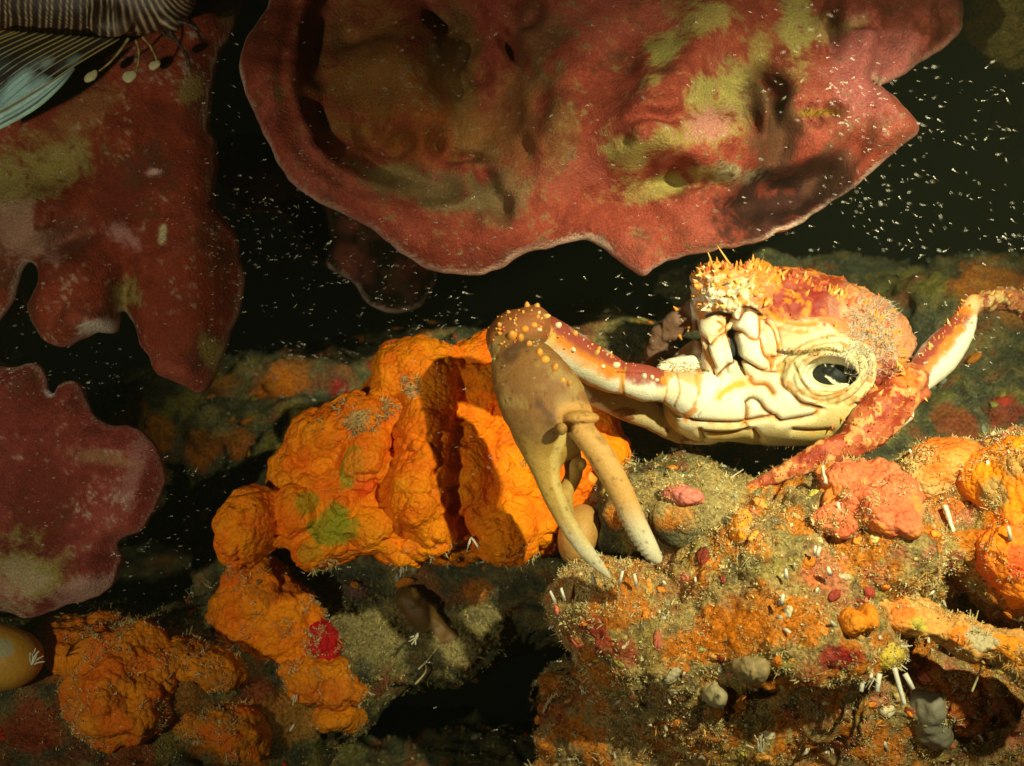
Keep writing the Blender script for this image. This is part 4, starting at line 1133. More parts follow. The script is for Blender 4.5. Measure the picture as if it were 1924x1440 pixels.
inner = 1 - smooth(4, 9, line_dist(px, py, [(1085, 850), (1120, 905), (1155, 965), (1190, 1025), (1215, 1050)]))
disp += ins(FING) * inner * .0004 * tooth
disp -= ins(HAND, FING, CARP) * .0007 * smooth(.35, .15, worley(V, 0.006, 335)) * smooth(-.1, .2, n1)
c = mixc(c, (0.16, .08, .025), ins(HAND, FING) * smooth(.3, .12, worley(V, 0.006, 335)) * .5)
c = mixc(c, (0.30, .15, .03), ins(FING) * smooth(.05, .35, n1 + .5 * n2) * smooth(1000, 900, py) * .6)
# rough shell: pitted carapace and legs, smooth belly and pincer
dmin = np.full(len(V), 99.0)
for pts, w, colour, st, dep in SUT:
    if dep > .7:
        dmin = np.minimum(dmin, line_dist(px, py, spline(Z(pts), 5)))
disp += 0.0026 * (1 - np.exp(-(dmin / 6.5) ** 2)) * ins(BODY) * front
disp += 0.0004 * n1 * ins(BODY)
disp += ins(FACE) * (0.0042 * (0.5 - worley(V, 0.0095, 321)) + 0.002 * n2)
disp += ins(SHELL) * (0.0046 * (0.5 - worley(V, 0.014, 323)) + 0.003 * fbm(V, 0.025, 3, 325))
rough = ins(SHELL, FACE) * 1.2 + ins(LEGB) * 1.7 + ins(LEGA, ARM) * 0.25
disp += rough * (0.0011 * n2 + 0.0012 * (0.45 - worley(V, 0.0045, 315)) * red.clip(0.35, 1))
disp += ins(HAND, CARP) * 0.0010 * fbm(V, 0.015, 3, 317)
V = V + N * disp[:, None]
N = normals(V, F)
crab = empty('crab', at(1430, 832, 0.05), 'large crab with white underside and one heavy tan pincer on the reef', 'crab')
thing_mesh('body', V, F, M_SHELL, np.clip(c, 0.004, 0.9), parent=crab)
CRAB = Hits()
CRAB.put(V, N)
CRAB.build(4)

kV, kF = knob()
A = lambda L, s, ox, oy: [(ox + x * s, oy + y * s, r * s) for x, y, r in L]
spn = A([(480, 505, 24), (560, 495, 27), (635, 580, 26), (585, 545, 16), (575, 590, 20), (740, 655, 30), (885, 720, 28), (870, 860, 24), (1050, 885, 24), (1075, 840, 18), (1115, 1005, 20), (1205, 990, 32), (1445, 1070, 28), (1510, 1085, 22),
         (1550, 1115, 18), (445, 555, 20), (390, 520, 12), (310, 530, 20), (270, 585, 12), (260, 650, 24), (165, 665, 14), (460, 690, 36), (550, 650, 30), (590, 690, 20), (430, 760, 40), (350, 745, 42), (250, 725, 18), (500, 805, 28),
         (580, 880, 38), (630, 930, 38), (715, 1010, 34), (770, 1105, 27), (825, 1140, 24), (800, 850, 15), (750, 755, 14), (1170, 915, 12)], 0.2292, 880, 460)
spc = ['o'] * 2 + ['y', 'w', 'o', 'w', 'o', 'w', 'y', 'o', 'w', 'w', 'w', 'w', 'w'] + ['o'] * 8 + ['w'] + ['o'] * 12
spn2 = A([(1180, 150, 26), (1215, 175, 22), (1155, 170, 22), (1090, 185, 22), (1350, 220, 18), (1385, 232, 18), (1610, 300, 18), (1690, 300, 22), (720, 230, 26), (620, 300, 30), (650, 395, 34), (730, 310, 34), (460, 610, 26), (570, 790, 22), (490, 875, 26),
          (830, 240, 30), (780, 220, 18), (1040, 230, 22), (1270, 240, 24), (960, 190, 18), (1540, 470, 16), (1700, 470, 18), (690, 560, 24), (640, 500, 20), (1310, 520, 18), (1230, 560, 18)], 0.198, 1180, 460)
spn3 = A([(415, 215, 14), (630, 300, 16), (690, 312, 16), (850, 382, 15), (1000, 467, 18), (1080, 602, 18), (1060, 660, 12), (1070, 770, 14), (845, 590, 18), (630, 560, 16), (770, 535, 12), (960, 880, 14), (1000, 1000, 12), (862, 1115, 15), (970, 1045, 11),
          (900, 985, 13), (880, 968, 10), (330, 330, 16), (430, 335, 16), (700, 690, 12), (840, 680, 16), (910, 690, 14), (905, 620, 12), (1160, 1050, 12), (1120, 980, 12), (1040, 1170, 12), (900, 1230, 12), (700, 1350, 16), (660, 1190, 16), (740, 1230, 12),
          (800, 1160, 10), (1500, 390, 16), (1540, 420, 14), (1480, 520, 12), (1560, 540, 12), (1440, 560, 12), (1640, 345, 14), (1700, 335, 14), (1770, 330, 14), (1830, 345, 14), (560, 640, 12), (780, 450, 13), (960, 560, 12), (1000, 760, 12)], 0.273, 1400, 460)
rows = [(x, y, r, q) for (x, y, r), q in zip(spn, spc)] + [(x, y, r, 'o') for x, y, r in spn2 + spn3]
for _ in range(70):
    x, y = rng.uniform(1450, 1690), rng.uniform(500, 700)
    if top[np.argmin((px - x) ** 2 + (py - y) ** 2)] < -6:
        rows.append((x, y, rng.uniform(1.6, 3.4), 'r'))
edge = spline([(1306, 520), (1318, 498), (1345, 488), (1380, 492), (1420, 490), (1450, 502), (1500, 514), (1560, 540), (1620, 566), (1668, 604), (1692, 650), (1696, 690)], 6)
for q in edge:
    for _ in range(2):
        rows.append((q[0] + rng.normal(0, 5), q[1] + rng.uniform(4, 16), rng.uniform(2.6, 6.0), 'ooyr'[rng.integers(4)]))
for _ in range(46):
    rows.append((rng.uniform(1305, 1450), rng.uniform(500, 590), rng.uniform(2.5, 6.5), 'oywy'[rng.integers(4)]))
for _ in range(60):
    t = rng.random()
    rows.append((1708 - 108 * t + rng.normal(0, 22), 722 + 110 * t + rng.normal(0, 16), rng.uniform(1.6, 4.0), 'oyrr'[rng.integers(4)]))
for _ in range(40):
    t = rng.random()
    rows.append((1595 - 215 * t, 838 + 88 * t + rng.normal(0, 8 * (1 - t)), rng.uniform(1.4, 2.8), 'oyrr'[rng.integers(4)]))
for _ in range(26):
    t = rng.random()
    rows.append((1735 + 95 * t - 12, 690 - 118 * t - 8 + rng.normal(0, 6), rng.uniform(1.6, 3.6), 'ooyr'[rng.integers(4)]))
for _ in range(46):
    rows.append((rng.uniform(925, 1025), rng.uniform(580, 650), rng.uniform(1.5, 3.4), 'oory'[rng.integers(4)]))
for _ in range(30):
    t = rng.random()
    rows.append((1015 + 220 * t, 600 + 100 * t + rng.normal(0, 9) + 6, rng.uniform(1.2, 2.6), 'oywr'[rng.integers(4)]))
SPC = {'o': (0.80, .34, .05), 'w': (0.80, .70, .42), 'y': (0.80, .50, .14), 'r': (0.66, .13, .05)}
def spine_mesh(v, pointed):
    a, b = knob(4 if pointed else 5)
    tipw = smooth(.2, 1.0, a[:, 2])
    return mesh_data('spine', a, b, M_SPINE, mixc(np.tile(np.asarray(v) * .75, (len(a), 1)), np.asarray(v) * 1.1, tipw))


spine_me = {(q, k_): spine_mesh(v, k_) for q, v in SPC.items() for k_ in (False, True)}
from mathutils import Vector
for x, y, r, q in rows:
    P0, n0 = CRAB(x, y)
    n0 = n0 + rng.normal(0, 0.12, 3)
    o = link('spine', spine_me[(q, x > 1240 and r < 6.5)], crab)
    o.location = P0 - np.array(crab.location) - 0.0006 * n0
    o.rotation_euler = Vector(n0).to_track_quat('Z', 'X').to_euler()
    rr = ln(r, P0[1]) * 1.08
    o.scale = (rr, rr * rng.uniform(.75, 1.1), rr * (1.15 if r < 6 else 0.9) * rng.uniform(0.7, 1.5))


# bristles on the crab
def ribbons(base, direction, length, width, bend, colour):
    """curved two-piece blades, arrays of N; returns V, quads, colours"""
    n = len(base)
    d = direction / (np.linalg.norm(direction, axis=1)[:, None] + 1e-9)
    side = np.cross(d, rng.normal(0, 1, (n, 3)))
    side /= np.linalg.norm(side, axis=1)[:, None] + 1e-9
    m = base + d * (length * 0.55)[:, None]
    t = base + d * length[:, None] + bend
    w = width[:, None] * side
    V = np.stack([base - w, base + w, m - w * .8, m + w * .8, t - w * .25, t + w * .25], 1).reshape(-1, 3)
    i = np.arange(n)[:, None] * 6
    Q = np.vstack([i + [0, 1, 3, 2], i + [2, 3, 5, 4]])
    return V, Q, np.repeat(colour, 6, axis=0)


def hair_on(H, boxes, n, length, colour):
    Bs, Ds = [], []
    for _ in range(n):
        x0, y0, x1, y1 = boxes[rng.integers(len(boxes))]
        P0, n0 = H(rng.uniform(x0, x1), rng.uniform(y0, y1))
        Bs.append(P0)
        Ds.append(n0 + rng.normal(0, .55, 3))
    Bs, Ds = np.array(Bs), np.array(Ds)
    L = rng.uniform(.5, 1.2, n) * length
    return ribbons(Bs, Ds, L, np.full(n, .00022), rng.normal(0, 1, (n, 3)) * L[:, None] * .25 + np.array([0, 0, -.0006]), np.asarray(colour) * rng.uniform(.6, 1.2, (n, 1)))


hv = [hair_on(CRAB, [(1590, 580, 1690, 710), (1600, 560, 1680, 660)], 1700, .0058, (0.72, .68, .52)), hair_on(CRAB, [(1240, 680, 1320, 700)], 160, .0045, (0.65, .5, .2)),
      hair_on(CRAB, [(1465, 655, 1600, 668)], 150, .0035, (0.18, .14, .06)), hair_on(CRAB, [(1590, 720, 1710, 850), (1420, 840, 1590, 900)], 350, .0030, (0.62, .34, .14)), hair_on(CRAB, [(1300, 490, 1450, 560)], 160, .004, (0.7, .42, .12))]
V_, F_, C_ = join([(a, [b], cc) for a, b, cc in hv])
thing_mesh('hair', V_, F_, M_TURF, C_, parent=crab, kind='stuff')
for pts in ([(1372, 498), (1360, 480), (1348, 462)], [(1338, 500), (1334, 484), (1330, 474)]):
    Q = np.array([at(x, y, .012 - .003 * i) for i, (x, y) in enumerate(pts)])
    tv, tf = tube_mesh(Q, np.array([.0011, .0007, .0003]), 6)
    thing_mesh('antenna', tv, tf, M_SPINE, np.tile((0.7, .45, .08), (len(tv), 1)), parent=crab)

# ------------------------------------------------------------------ the lionfish
fish = empty('lionfish', at(150, 60, .0), 'striped brown lionfish with blue-white fin edges at the top corner', 'fish')
f = Field(at(-130, 130, -.0) + [-.01, -.05, 0], at(400, -150, -.0) + [0, .05, 0], 0.0012)
f.ell(at(110, -20, .0), (ln(250), .026, ln(82)), k=.01)
f.ell(at(255, -10, .0), (ln(80), .026, ln(72)), k=.012)
f.ell(at(318, -4, -.005), (ln(42), .018, ln(46)), rot2(-18), k=.012)
f.ell(at(318, 40, -.01), (ln(20), .009, ln(22)), rot2(40), k=.006)
f.ell(at(206, 40, -.018), (ln(42), .008, ln(30)), k=.006)
V, F = f.mesh()
V = relax(V, F, 1, .4)
N = normals(V, F)
px, py = proj(V)
n1, n2 = fbm(V, .02, 3, 401), fbm(V, .004, 3, 402)
u = px + 5 * n1 - np.clip(px - 190, 0, 120) / 120 * (py - 0) * 0.55
u = u + np.clip(px - 300, 0, 60) / 60 * (-(py - 10) * 0.9)
ph = np.mod(u, 38) / 38
fine = np.clip((px - 205) / 60, 0, 1)
ln1 = np.exp(-((np.abs(ph - .28)) / .034) ** 2) + np.exp(-((np.abs(ph - .52)) / .034) ** 2) + 0.8 * np.exp(-((np.abs(ph - .95)) / .04) ** 2)
ph2 = np.mod(u, 13) / 13
ln2 = np.exp(-((ph2 - .5) / .17) ** 2)
st = ln1 * (1 - fine) + ln2 * fine
c = np.tile((0.026, .012, .006), (len(V), 1)) * (1 + .4 * n2[:, None])
c = mixc(c, (0.62, .46, .28), np.clip(st, 0, 1) * (.75 + .35 * n2))
c = mixc(c, (0.62, .36, .16), fine * smooth(.1, .3, n1) * .2)
thing_mesh('body', V, F, M_FISH, np.clip(c, .004, .9), parent=fish)
# pectoral fin: folded membrane with pale rays
rays = []
for i in range(15):
    t = i / 14 + (0 if i in (0, 14) else rng.uniform(-.02, .02))
    x0, y0 = 10 + 215 * t, 58 + 16 * t
    Lr = 150 + 130 * t
    a = math.radians(24 + 9 * t)
    mid = (x0 - Lr * .5 * math.cos(a), y0 + Lr * .5 * math.sin(a) - 4)
    end = (x0 - Lr * math.cos(a + .06), y0 + Lr * math.sin(a + .06))
    yy = -.025 + .004 * (i % 2)
    rays.append(np.array([at(x0, y0, yy), at(*mid, yy - .008), at(*end, yy - .012)]))
R = np.array([spline(r, 6) for r in rays])
m = R.shape[1]
V = R.reshape(-1, 3)
V = np.vstack([V, V + [0, .0008, 0]])
Q = []
for i in range(14):
    for j in range(m - 1):
        a = i * m + j
        Q += [(a, a + m, a + m + 1, a + 1), (a + 15 * m, a + 1 + 15 * m, a + m + 1 + 15 * m, a + m + 15 * m)]
tt = np.tile(np.linspace(0, 1, m), 30)
ii = np.tile(np.repeat(np.arange(15) / 14, m), 2)
n1 = fbm(V, .008, 3, 410)
c = np.tile((0.026, .018, .012), (len(V), 1))
c = mixc(c, (0.50, .80, .78), smooth(.42, .6, tt + .5 * n1) * smooth(.62, .8, ii + .25 * n1) * (np.sin(ii * 44) > -.3))
c = mixc(c, (0.12, .16, .14), smooth(.5, .8, tt + .6 * n1) * (1 - smooth(.4, .7, ii)) * .8)
fin = thing_mesh('pectoral_fin', V, np.array(Q), M_FIN, np.clip(c, .004, .9), parent=fish)
for i, r in enumerate(R):
    Qp = spline(r[::3], 3)
    tv, tf = tube_mesh(Qp - np.array([0, .0006, 0]), np.linspace(.0007, .0004, len(Qp)), 5)
    s = np.repeat(np.linspace(0, 1, len(Qp)), 5)
    s = np.r_[s, 0, 1]
    cc = mixc(np.tile((0.42, .32, .10), (len(tv), 1)), (0.45, .66, .62), smooth(.3, .8, s))
    cc = mixc(cc, (0.06, .05, .03), (np.sin(s * 26 + i) > .1) * smooth(.35, .6, s) * (i < 10) * .9)
    o = thing_mesh('fin_ray', tv, tf, M_FIN, cc, parent=fish)
    o.parent = fin
# loose outer band of the fin, paddle-tipped free rays and whiskers
band_pts = [[(138, 126), (80, 162), (0, 208), (-60, 236)], [(140, 129), (110, 166), (55, 212), (-60, 272)]]
a_, b_ = spline([at(*q, -.042) for q in band_pts[0]], 6), spline([at(*q, -.040) for q in band_pts[1]], 6)
mm, ns = len(a_), 9
ws = np.linspace(0, 1, ns)
V = np.vstack([a_ * (1 - w) + b_ * w + [0, .0007 * math.sin(w * 26), 0] for w in ws])
V = np.vstack([V, V + [0, .001, 0]])
Q = []
for k in range(ns - 1):
    for j in range(mm - 1):
        a = k * mm + j
        Q += [(a, a + 1, a + mm + 1, a + mm), tuple(ns * mm + q for q in (a, a + mm, a + mm + 1, a + 1))]
strip = np.array([(0.5, .42, .1), (0.10, .09, .05), (0.5, .78, .72), (0.62, .9, .86), (0.25, .4, .36), (0.55, .85, .8), (0.06, .06, .04), (0.5, .8, .72), (0.45, .7, .5)])
c = np.tile(np.repeat(strip, mm, 0), (2, 1)) * (1 + .3 * fbm(V, .006, 3, 420)[:, None])
c = mixc(c, (0.08, .06, .03), np.tile(np.tile(1 - smooth(0, .4, np.linspace(0, 1, mm)), ns), 2) * .8)
o = thing_mesh('fin_edge', V, np.array(Q), M_FIN, c, parent=fish)
o.parent = fin
for pts, tip in (([(242, 72), (226, 95), (206, 118), (186, 134)], (172, 145, 13, 8, 42)), ([(256, 76), (261, 95), (260, 118), (256, 134)], (244, 145, 11, 11, 30)), ([(268, 70), (282, 86), (292, 106), (296, 118)], (291, 124, 9, 8, 50))):
    Qp = spline([at(x, y, -.016) for x, y in pts], 4)
    tv, tf = tube_mesh(Qp, np.linspace(.0012, .0007, len(Qp)), 6)
    q = np.linspace(0, 9, len(tv))
    ray = thing_mesh('fin_ray', tv, tf, M_FIN, mixc(np.tile((0.30, .20, .06), (len(tv), 1)), (0.5, .42, .16), (np.sin(q * 2.2) > 0) * .8), parent=fish)
    ff = Field(at(tip[0], tip[1], -.016) - .009, at(tip[0], tip[1], -.016) + .009, .0006)
    ff.ell(at(tip[0] - 3, tip[1], -.016), (ln(tip[2]), .0016, ln(tip[3])), rot2(tip[4]), .001)
    ff.ell(at(tip[0] + 5, tip[1] - 4, -.016), (ln(tip[2] * .8), .0016, ln(tip[3] * .7)), rot2(tip[4] + 24), .0015)
    tv, tF = ff.mesh()
    o = thing_mesh('ray_tip', tv, tF, M_FIN, np.tile((0.62, .58, .30), (len(tv), 1)), parent=fish)
    o.parent = ray
for pts, rr in (([(318, 36), (335, 40), (352, 45), (366, 52), (372, 57)], (.0022, .0018, .0016, .0020, .0010)), ([(318, 58), (334, 80), (345, 96), (352, 110), (359, 130)], (.0022, .0014, .0012, .0016, .0004)), ([(306, 60), (314, 70), (324, 74)], (.0014, .0012, .0005))):
    Qp = spline([at(x, y, -.012) for x, y in pts], 4)
    tv, tf = tube_mesh(Qp, np.interp(np.linspace(0, 1, len(Qp)), np.linspace(0, 1, len(rr)), rr), 6)
    thing_mesh('whisker', tv, tf, M_FISH, np.tile((0.030, .022, .014), (len(tv), 1)) * (1 + 1.5 * (np.sin(np.arange(len(tv)) * .7) > .7))[:, None], parent=fish)


# ------------------------------------------------------------------ turf: fuzzy growth too fine to count
def blades(base, direction, length, width, bend, colour):
    """one tapered quad for each blade"""
    n = len(base)
    d = direction / (np.linalg.norm(direction, axis=1)[:, None] + 1e-9)
    side = np.cross(d, rng.normal(0, 1, (n, 3)))
    side /= np.linalg.norm(side, axis=1)[:, None] + 1e-9
    t = base + d * length[:, None] + bend * .6
    w = width[:, None] * side
    V = np.stack([base - w, base + w, t + w * .45, t - w * .45], 1).reshape(-1, 3)
    return V, np.arange(n)[:, None] * 4 + [0, 1, 2, 3], np.repeat(colour, 4, axis=0)


def turf_on(V, N, n, density, length, cols, seed, up=0.35, wide=.13):
    px, py = proj(V)
    dens = density(V, N, px, py)
    dens = dens * (px > -60) * (px < 1990) * (py > -60) * (py < 1500) * (N[:, 1] < 0.45)
    dens = np.clip(dens, 0, None)
    pick = rng.choice(len(V), n, p=dens / dens.sum())
    B0, N0 = V[pick], N[pick]
    nb = 5
    B = np.repeat(B0, nb, 0) + rng.normal(0, .0009, (n * nb, 3))
    Nn = np.repeat(N0, nb, 0)
    lean = np.repeat(rng.normal(0, .6, (n, 3)), nb, 0)
    Dd = Nn + lean + rng.normal(0, .8, (n * nb, 3)) + np.array([0, 0, up])
    sz = np.repeat(rng.uniform(.35, 1.0, n) * (1 + .8 * (rng.random(n) < .08)), nb)
    L = sz * rng.uniform(.6, 1.1, n * nb) * length
    gr = np.repeat(rng.random(n) < .6, nb)          # granules among the filaments
    bush = np.repeat(rng.random(n) < .16, nb) & ~gr
    L = np.where(gr, L * .55, np.where(bush, L * 2.1, L))
    wide = np.where(gr, .38, np.where(bush, .05, wide))
    k = rng.integers(len(cols), size=n)
    nn = fbm(B0, .03, 3, seed)
    k = np.where(nn > .15, (k % 2), k)
    cc = np.repeat(np.asarray(cols)[k] * rng.uniform(.55, 1.25, (n, 1)), nb, 0)
    return blades(B, Dd, L, L * wide + .00012, rng.normal(0, .45, (n * nb, 3)) * L[:, None], np.clip(cc, .01, .85))


TAN_T = [(0.76, .62, .24), (0.80, .70, .34), (0.66, .46, .12), (0.82, .76, .48), (0.78, .38, .08)]
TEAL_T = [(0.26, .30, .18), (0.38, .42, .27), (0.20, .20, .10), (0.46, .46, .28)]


def dens_front(V, N, px, py):
    n = fbm(V, .025, 3, 501)
    d = smooth(-.25, .2, n) + .12
    for cx, cy, r in ((1360, 1185, 70), (1450, 1160, 60), (1610, 910, 60), (1885, 980, 70), (1560, 985, 36)):
        d = d * (1 - .75 * np.exp(-((px - cx) ** 2 + (py - cy) ** 2) / r ** 2))
    return d + .8 * np.exp(-((px - 1150) ** 2 + (py - 1100) ** 2) / 90 ** 2)


def dens_back(V, N, px, py):
    n = fbm(V, .03, 3, 511)
    d = smooth(-.1, .25, n) + .15
    d = d + 4.5 * np.exp(-((px - 1280) / 140) ** 2 - ((py - 900) / 55) ** 2) + 5 * np.exp(-((px - 190) / 90) ** 2 - ((py - 1150) / 24) ** 2) + 5 * np.exp(-((px - 330) / 70) ** 2 - ((py - 1180) / 24) ** 2)
    d = d + 4 * np.exp(-((px - 690) / 110) ** 2 - ((py - 1190) / 80) ** 2) + 3.5 * np.exp(-((px - 870) / 70) ** 2 - ((py - 1170) / 50) ** 2) + 1.2 * np.exp(-((px - 60) / 70) ** 2 - ((py - 1330) / 40) ** 2)
    return d * (.35 + .65 * (V[:, 1] < .45)) * (1 + 2.0 * (py > 1090) * (px < 960) + 1.6 * (py < 850) * (px > 1000) + 1.0 * (py < 900) * (px < 760))


v1, q1, c1 = turf_on(REEF_F[0], REEF_F[1], 33000, dens_front, .0022, TAN_T, 520)
o = thing_mesh('turf_algae', v1, q1, M_TURF, c1, 'tan fuzzy turf covering the bright mound under the crab', 'algae', kind='stuff')
px, py = proj(REEF_B[0])
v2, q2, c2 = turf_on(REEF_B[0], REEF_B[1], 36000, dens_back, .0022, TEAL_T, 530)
tanmask = np.repeat((np.abs(proj(v2[::4])[0] - 1250) < 240) & (proj(v2[::4])[1] > 820), 4)
tc = np.repeat(np.asarray(TAN_T)[rng.integers(5, size=len(v2) // 20 + 1)] * rng.uniform(.6, 1.15, (len(v2) // 20 + 1, 1)), 20, 0)[:len(v2)]
c2 = np.where(tanmask[:, None], np.clip(tc, 0, .8), c2)
low = np.repeat((proj(v2[::4])[0] < 980) & (proj(v2[::4])[1] > 1080), 4)
c2 = np.where(low[:, None], np.clip(c2 * [1.7, 1.35, .8], 0, .8), c2)
thing_mesh('turf_algae', v2, q2, M_TURF, c2, 'grey-green fuzzy turf covering the shaded reef behind', 'algae', kind='stuff')
SPV, SPN = np.vstack([q[0] for q in SMALL]), np.vstack([q[1] for q in SMALL])
v3, q3, c3 = turf_on(SPV, SPN, 9000, lambda V, N, px, py: smooth(.0, .3, fbm(V, .016, 4, 551)) + .02, .0024, TAN_T, 552)
thing_mesh('turf_algae', v3, q3, M_TURF, c3, 'straw fuzz in patches on the smaller pink and orange sponges', 'algae', kind='stuff')
# pale tufts caught on the orange mound
tv = []
for x, y, r, n in ((655, 775, 26, 60), (690, 790, 22, 60), (668, 805, 18, 50), (770, 720, 20, 50), (735, 765, 20, 40), (720, 780, 14, 30), (1180, 870, 20, 40), (600, 800, 14, 20), (950, 700, 20, 30), (1000, 870, 20, 20), (980, 1060, 40, 60), (620, 1090, 40, 60), (840, 1075, 60, 60)):
    pxo, pyo = proj(ORANGE_C[0])
    k = np.where(((pxo - x) ** 2 + (pyo - y) ** 2 < r * r) & (ORANGE_C[1][:, 1] < .1))[0]
    if len(k):
        k = rng.choice(k, n)
        b, nn = np.repeat(ORANGE_C[0][k], 3, 0), np.repeat(ORANGE_C[1][k], 3, 0)
        L = rng.uniform(.002, .0045, len(b))
        tv.append(ribbons(b, nn + rng.normal(0, .6, b.shape), L, L * .09 + .0001, rng.normal(0, .3, b.shape) * L[:, None], np.asarray((0.62, .52, .22)) * rng.uniform(.6, 1.2, (len(b), 1))))
V_, F_, C_ = join([(a, [b], cc) for a, b, cc in tv])
thing_mesh('turf_algae', V_, F_, M_TURF, C_, 'straw-coloured fuzz in small tufts on the big orange mound', 'algae', kind='stuff')


# ------------------------------------------------------------------ small crusts and knobs crowding the reef, too many to count
def clutter(H, n, box, cols, smin, smax, seed, keep=None):
    pxr, pyr = proj(H[0])
    ok = (pxr > box[0]) & (pxr < box[2]) & (pyr > box[1]) & (pyr < box[3]) & (H[1][:, 1] < .2)
    w = ok * (.15 + smooth(-.1, .3, fbm(H[0], .03, 3, seed)))
    pick = rng.choice(len(w), n, p=w / w.sum())
    la, lo_ = np.linspace(0, math.pi, 7), np.arange(9) / 9 * 2 * math.pi
    U = np.array([[math.sin(a) * math.cos(b), math.sin(a) * math.sin(b), math.cos(a)] for a in la for b in lo_])
    Q = np.array([(i * 9 + j, (i + 1) * 9 + j, (i + 1) * 9 + (j + 1) % 9, i * 9 + (j + 1) % 9) for i in range(6) for j in range(9)])
    prt = []
    for k in pick:
        P0, n0 = H[0][k], H[1][k]
        s = ln(math.exp(rng.uniform(math.log(smin), math.log(smax))), P0[1])
        t1 = np.cross(n0, rng.normal(0, 1, 3))
        t1 /= np.linalg.norm(t1)
        t2 = np.cross(n0, t1)
        a, b, cc = s * rng.uniform(.8, 2.0), s * rng.uniform(.6, 1.2), s * rng.uniform(.25, .6)
        v = U[:, :1] * t1 * a + U[:, 1:2] * t2 * b + U[:, 2:] * n0 * cc
        v = v * (1 + .35 * vnoise(U * 1.7 + rng.uniform(0, 90), 3)[:, None]) + P0
        colr = np.asarray(cols[rng.integers(len(cols))]) * rng.uniform(.6, 1.15)
        prt.append((v, [Q], colr))
    return prt


WARM = [(0.80, .25, .02), (0.80, .27, .03), (0.72, .20, .10), (0.70, .60, .34), (0.62, .46, .16), (0.30, .05, .03), (0.78, .36, .06), (0.60, .30, .06), (0.5, .42, .08)]
COOL = [(0.6, .2, .02), (0.5, .18, .02), (0.36, .04, .02), (0.36, .40, .28), (0.3, .26, .06), (0.16, .14, .07), (0.34, .3, .14)]
V_, F_, C_ = join(clutter(REEF_F, 480, (1000, 800, 1960, 1460), WARM, 3.5, 12, 541) + clutter(REEF_B, 480, (-40, 560, 1960, 1460), COOL, 4, 13, 543))
thing_mesh('encrusting_growths', V_, F_, M_ORANGE, np.clip(C_, .01, .9), 'crowded little orange, red and tan crusts over the reef', 'crusts', kind='stuff')


# ------------------------------------------------------------------ white tubes, tufts and twigs
def stick(pts, r0, r1, y, on=True, sides=6):
    if y is None:
        y = REEF(*pts[0])[0][1] - .006
    Q = spline([at(a, b, y - .003 * i) for i, (a, b) in enumerate(pts)], 4) if len(pts) > 2 else np.array([at(*pts[0], y), at(*pts[1], y - .003)])
    return tube_mesh(Q, np.linspace(ln(r0), ln(r1), len(Q)), sides)


PALE, G_TU = (0.72, .70, .52), 'white tubes around the yellow sponge'
for pts, w, label in (([(1627, 1215), (1632, 1235)], 4.2, 'short white tube on the upper rim of the yellow ball sponge'), ([(1632, 1240), (1637, 1260), (1636, 1275)], 4.2, 'curved white tube between olive cup and yellow ball'),
                      ([(1622, 1270), (1618, 1300)], 5.0, 'white tube pointing down below the olive cup'), ([(1652, 1266), (1648, 1300)], 5.0, 'straight white tube hanging under the yellow ball'),
                      ([(1680, 1255), (1690, 1290), (1700, 1325)], 4.6, 'longest white tube hanging below the yellow ball'), ([(1700, 1266), (1716, 1295)], 5.0, 'white tube slanting away right of the yellow ball'), ([(1690, 1295), (1698, 1325)], 3.6, 'thin white tube end beneath the longest one')):
    V_, F_ = stick(pts, w, w * .75, -.10)
    thing_mesh('worm_tube', V_, F_, M_PALE, np.tile(PALE, (len(V_), 1)), label, 'tube worm', G_TU)

G_TM = 'white worm tubes on the mound'
for pts, w, label in (([(1552, 908), (1547, 890), (1546, 876)], 3.4, 'white worm tube standing beside the straw tuft on the mound top'), ([(1578, 965), (1574, 945)], 3.4, 'white worm tube in the dark pit between pink lobes'),
                      ([(1638, 972), (1634, 952), (1632, 938)], 3.0, 'thin white worm tube crossing the pink cushion'), ([(1722, 872), (1714, 856), (1708, 846)], 4.2, 'white worm tube at the left foot of the orange hump'),
                      ([(1734, 876), (1728, 862)], 3.6, 'short white worm tube close beside the hump foot tube'), ([(1776, 950), (1784, 975), (1794, 1008)], 4.4, 'longest white worm tube below the orange hump'),
                      ([(1530, 1042), (1532, 1026)], 3.2, 'small white worm tube in the middle of the mound'), ([(1560, 1080), (1556, 1066)], 3.8, 'bright curled worm tube right of mound centre'),
                      ([(1478, 1088), (1476, 1070)], 3.2, 'white worm tube above the orange crust of the mound'), ([(1468, 1136), (1472, 1118)], 3.6, 'white worm tube on the upper edge of the orange crust'),
                      ([(1856, 886), (1856, 866)], 3.8, 'white worm tube on the shoulder of the right orange heap'), ([(1898, 1014), (1894, 990)], 3.4, 'white worm tube down the right orange heap'),
                      ([(1062, 1128), (1054, 1104)], 3.2, 'white worm tube at the left end of the mound'), ([(1044, 1132), (1034, 1112)], 3.0, 'outermost white worm tube at the mound end'),
                      ([(1118, 1098), (1110, 1076)], 3.4, 'white worm tube just left of the pincer tip'), ([(1196, 1100), (1192, 1078)], 3.8, 'white worm tube between the two pincer tips'), ([(1164, 1098), (1170, 1074)], 2.8, 'leaning white worm tube under the open pincer')):
    V_, F_ = stick(pts, w * 1.1, w * .7, None, sides=7)
    V_ = V_ + .0009 * np.stack([fbm(V_, .003, 2, 571), fbm(V_, .003, 2, 572), fbm(V_, .003, 2, 573)], 1)
    thing_mesh('worm_tube', V_, F_, M_PALE, np.tile(PALE, (len(V_), 1)) * (1 + .25 * fbm(V_, .002, 2, 574)[:, None]), label, 'tube worm', G_TM)

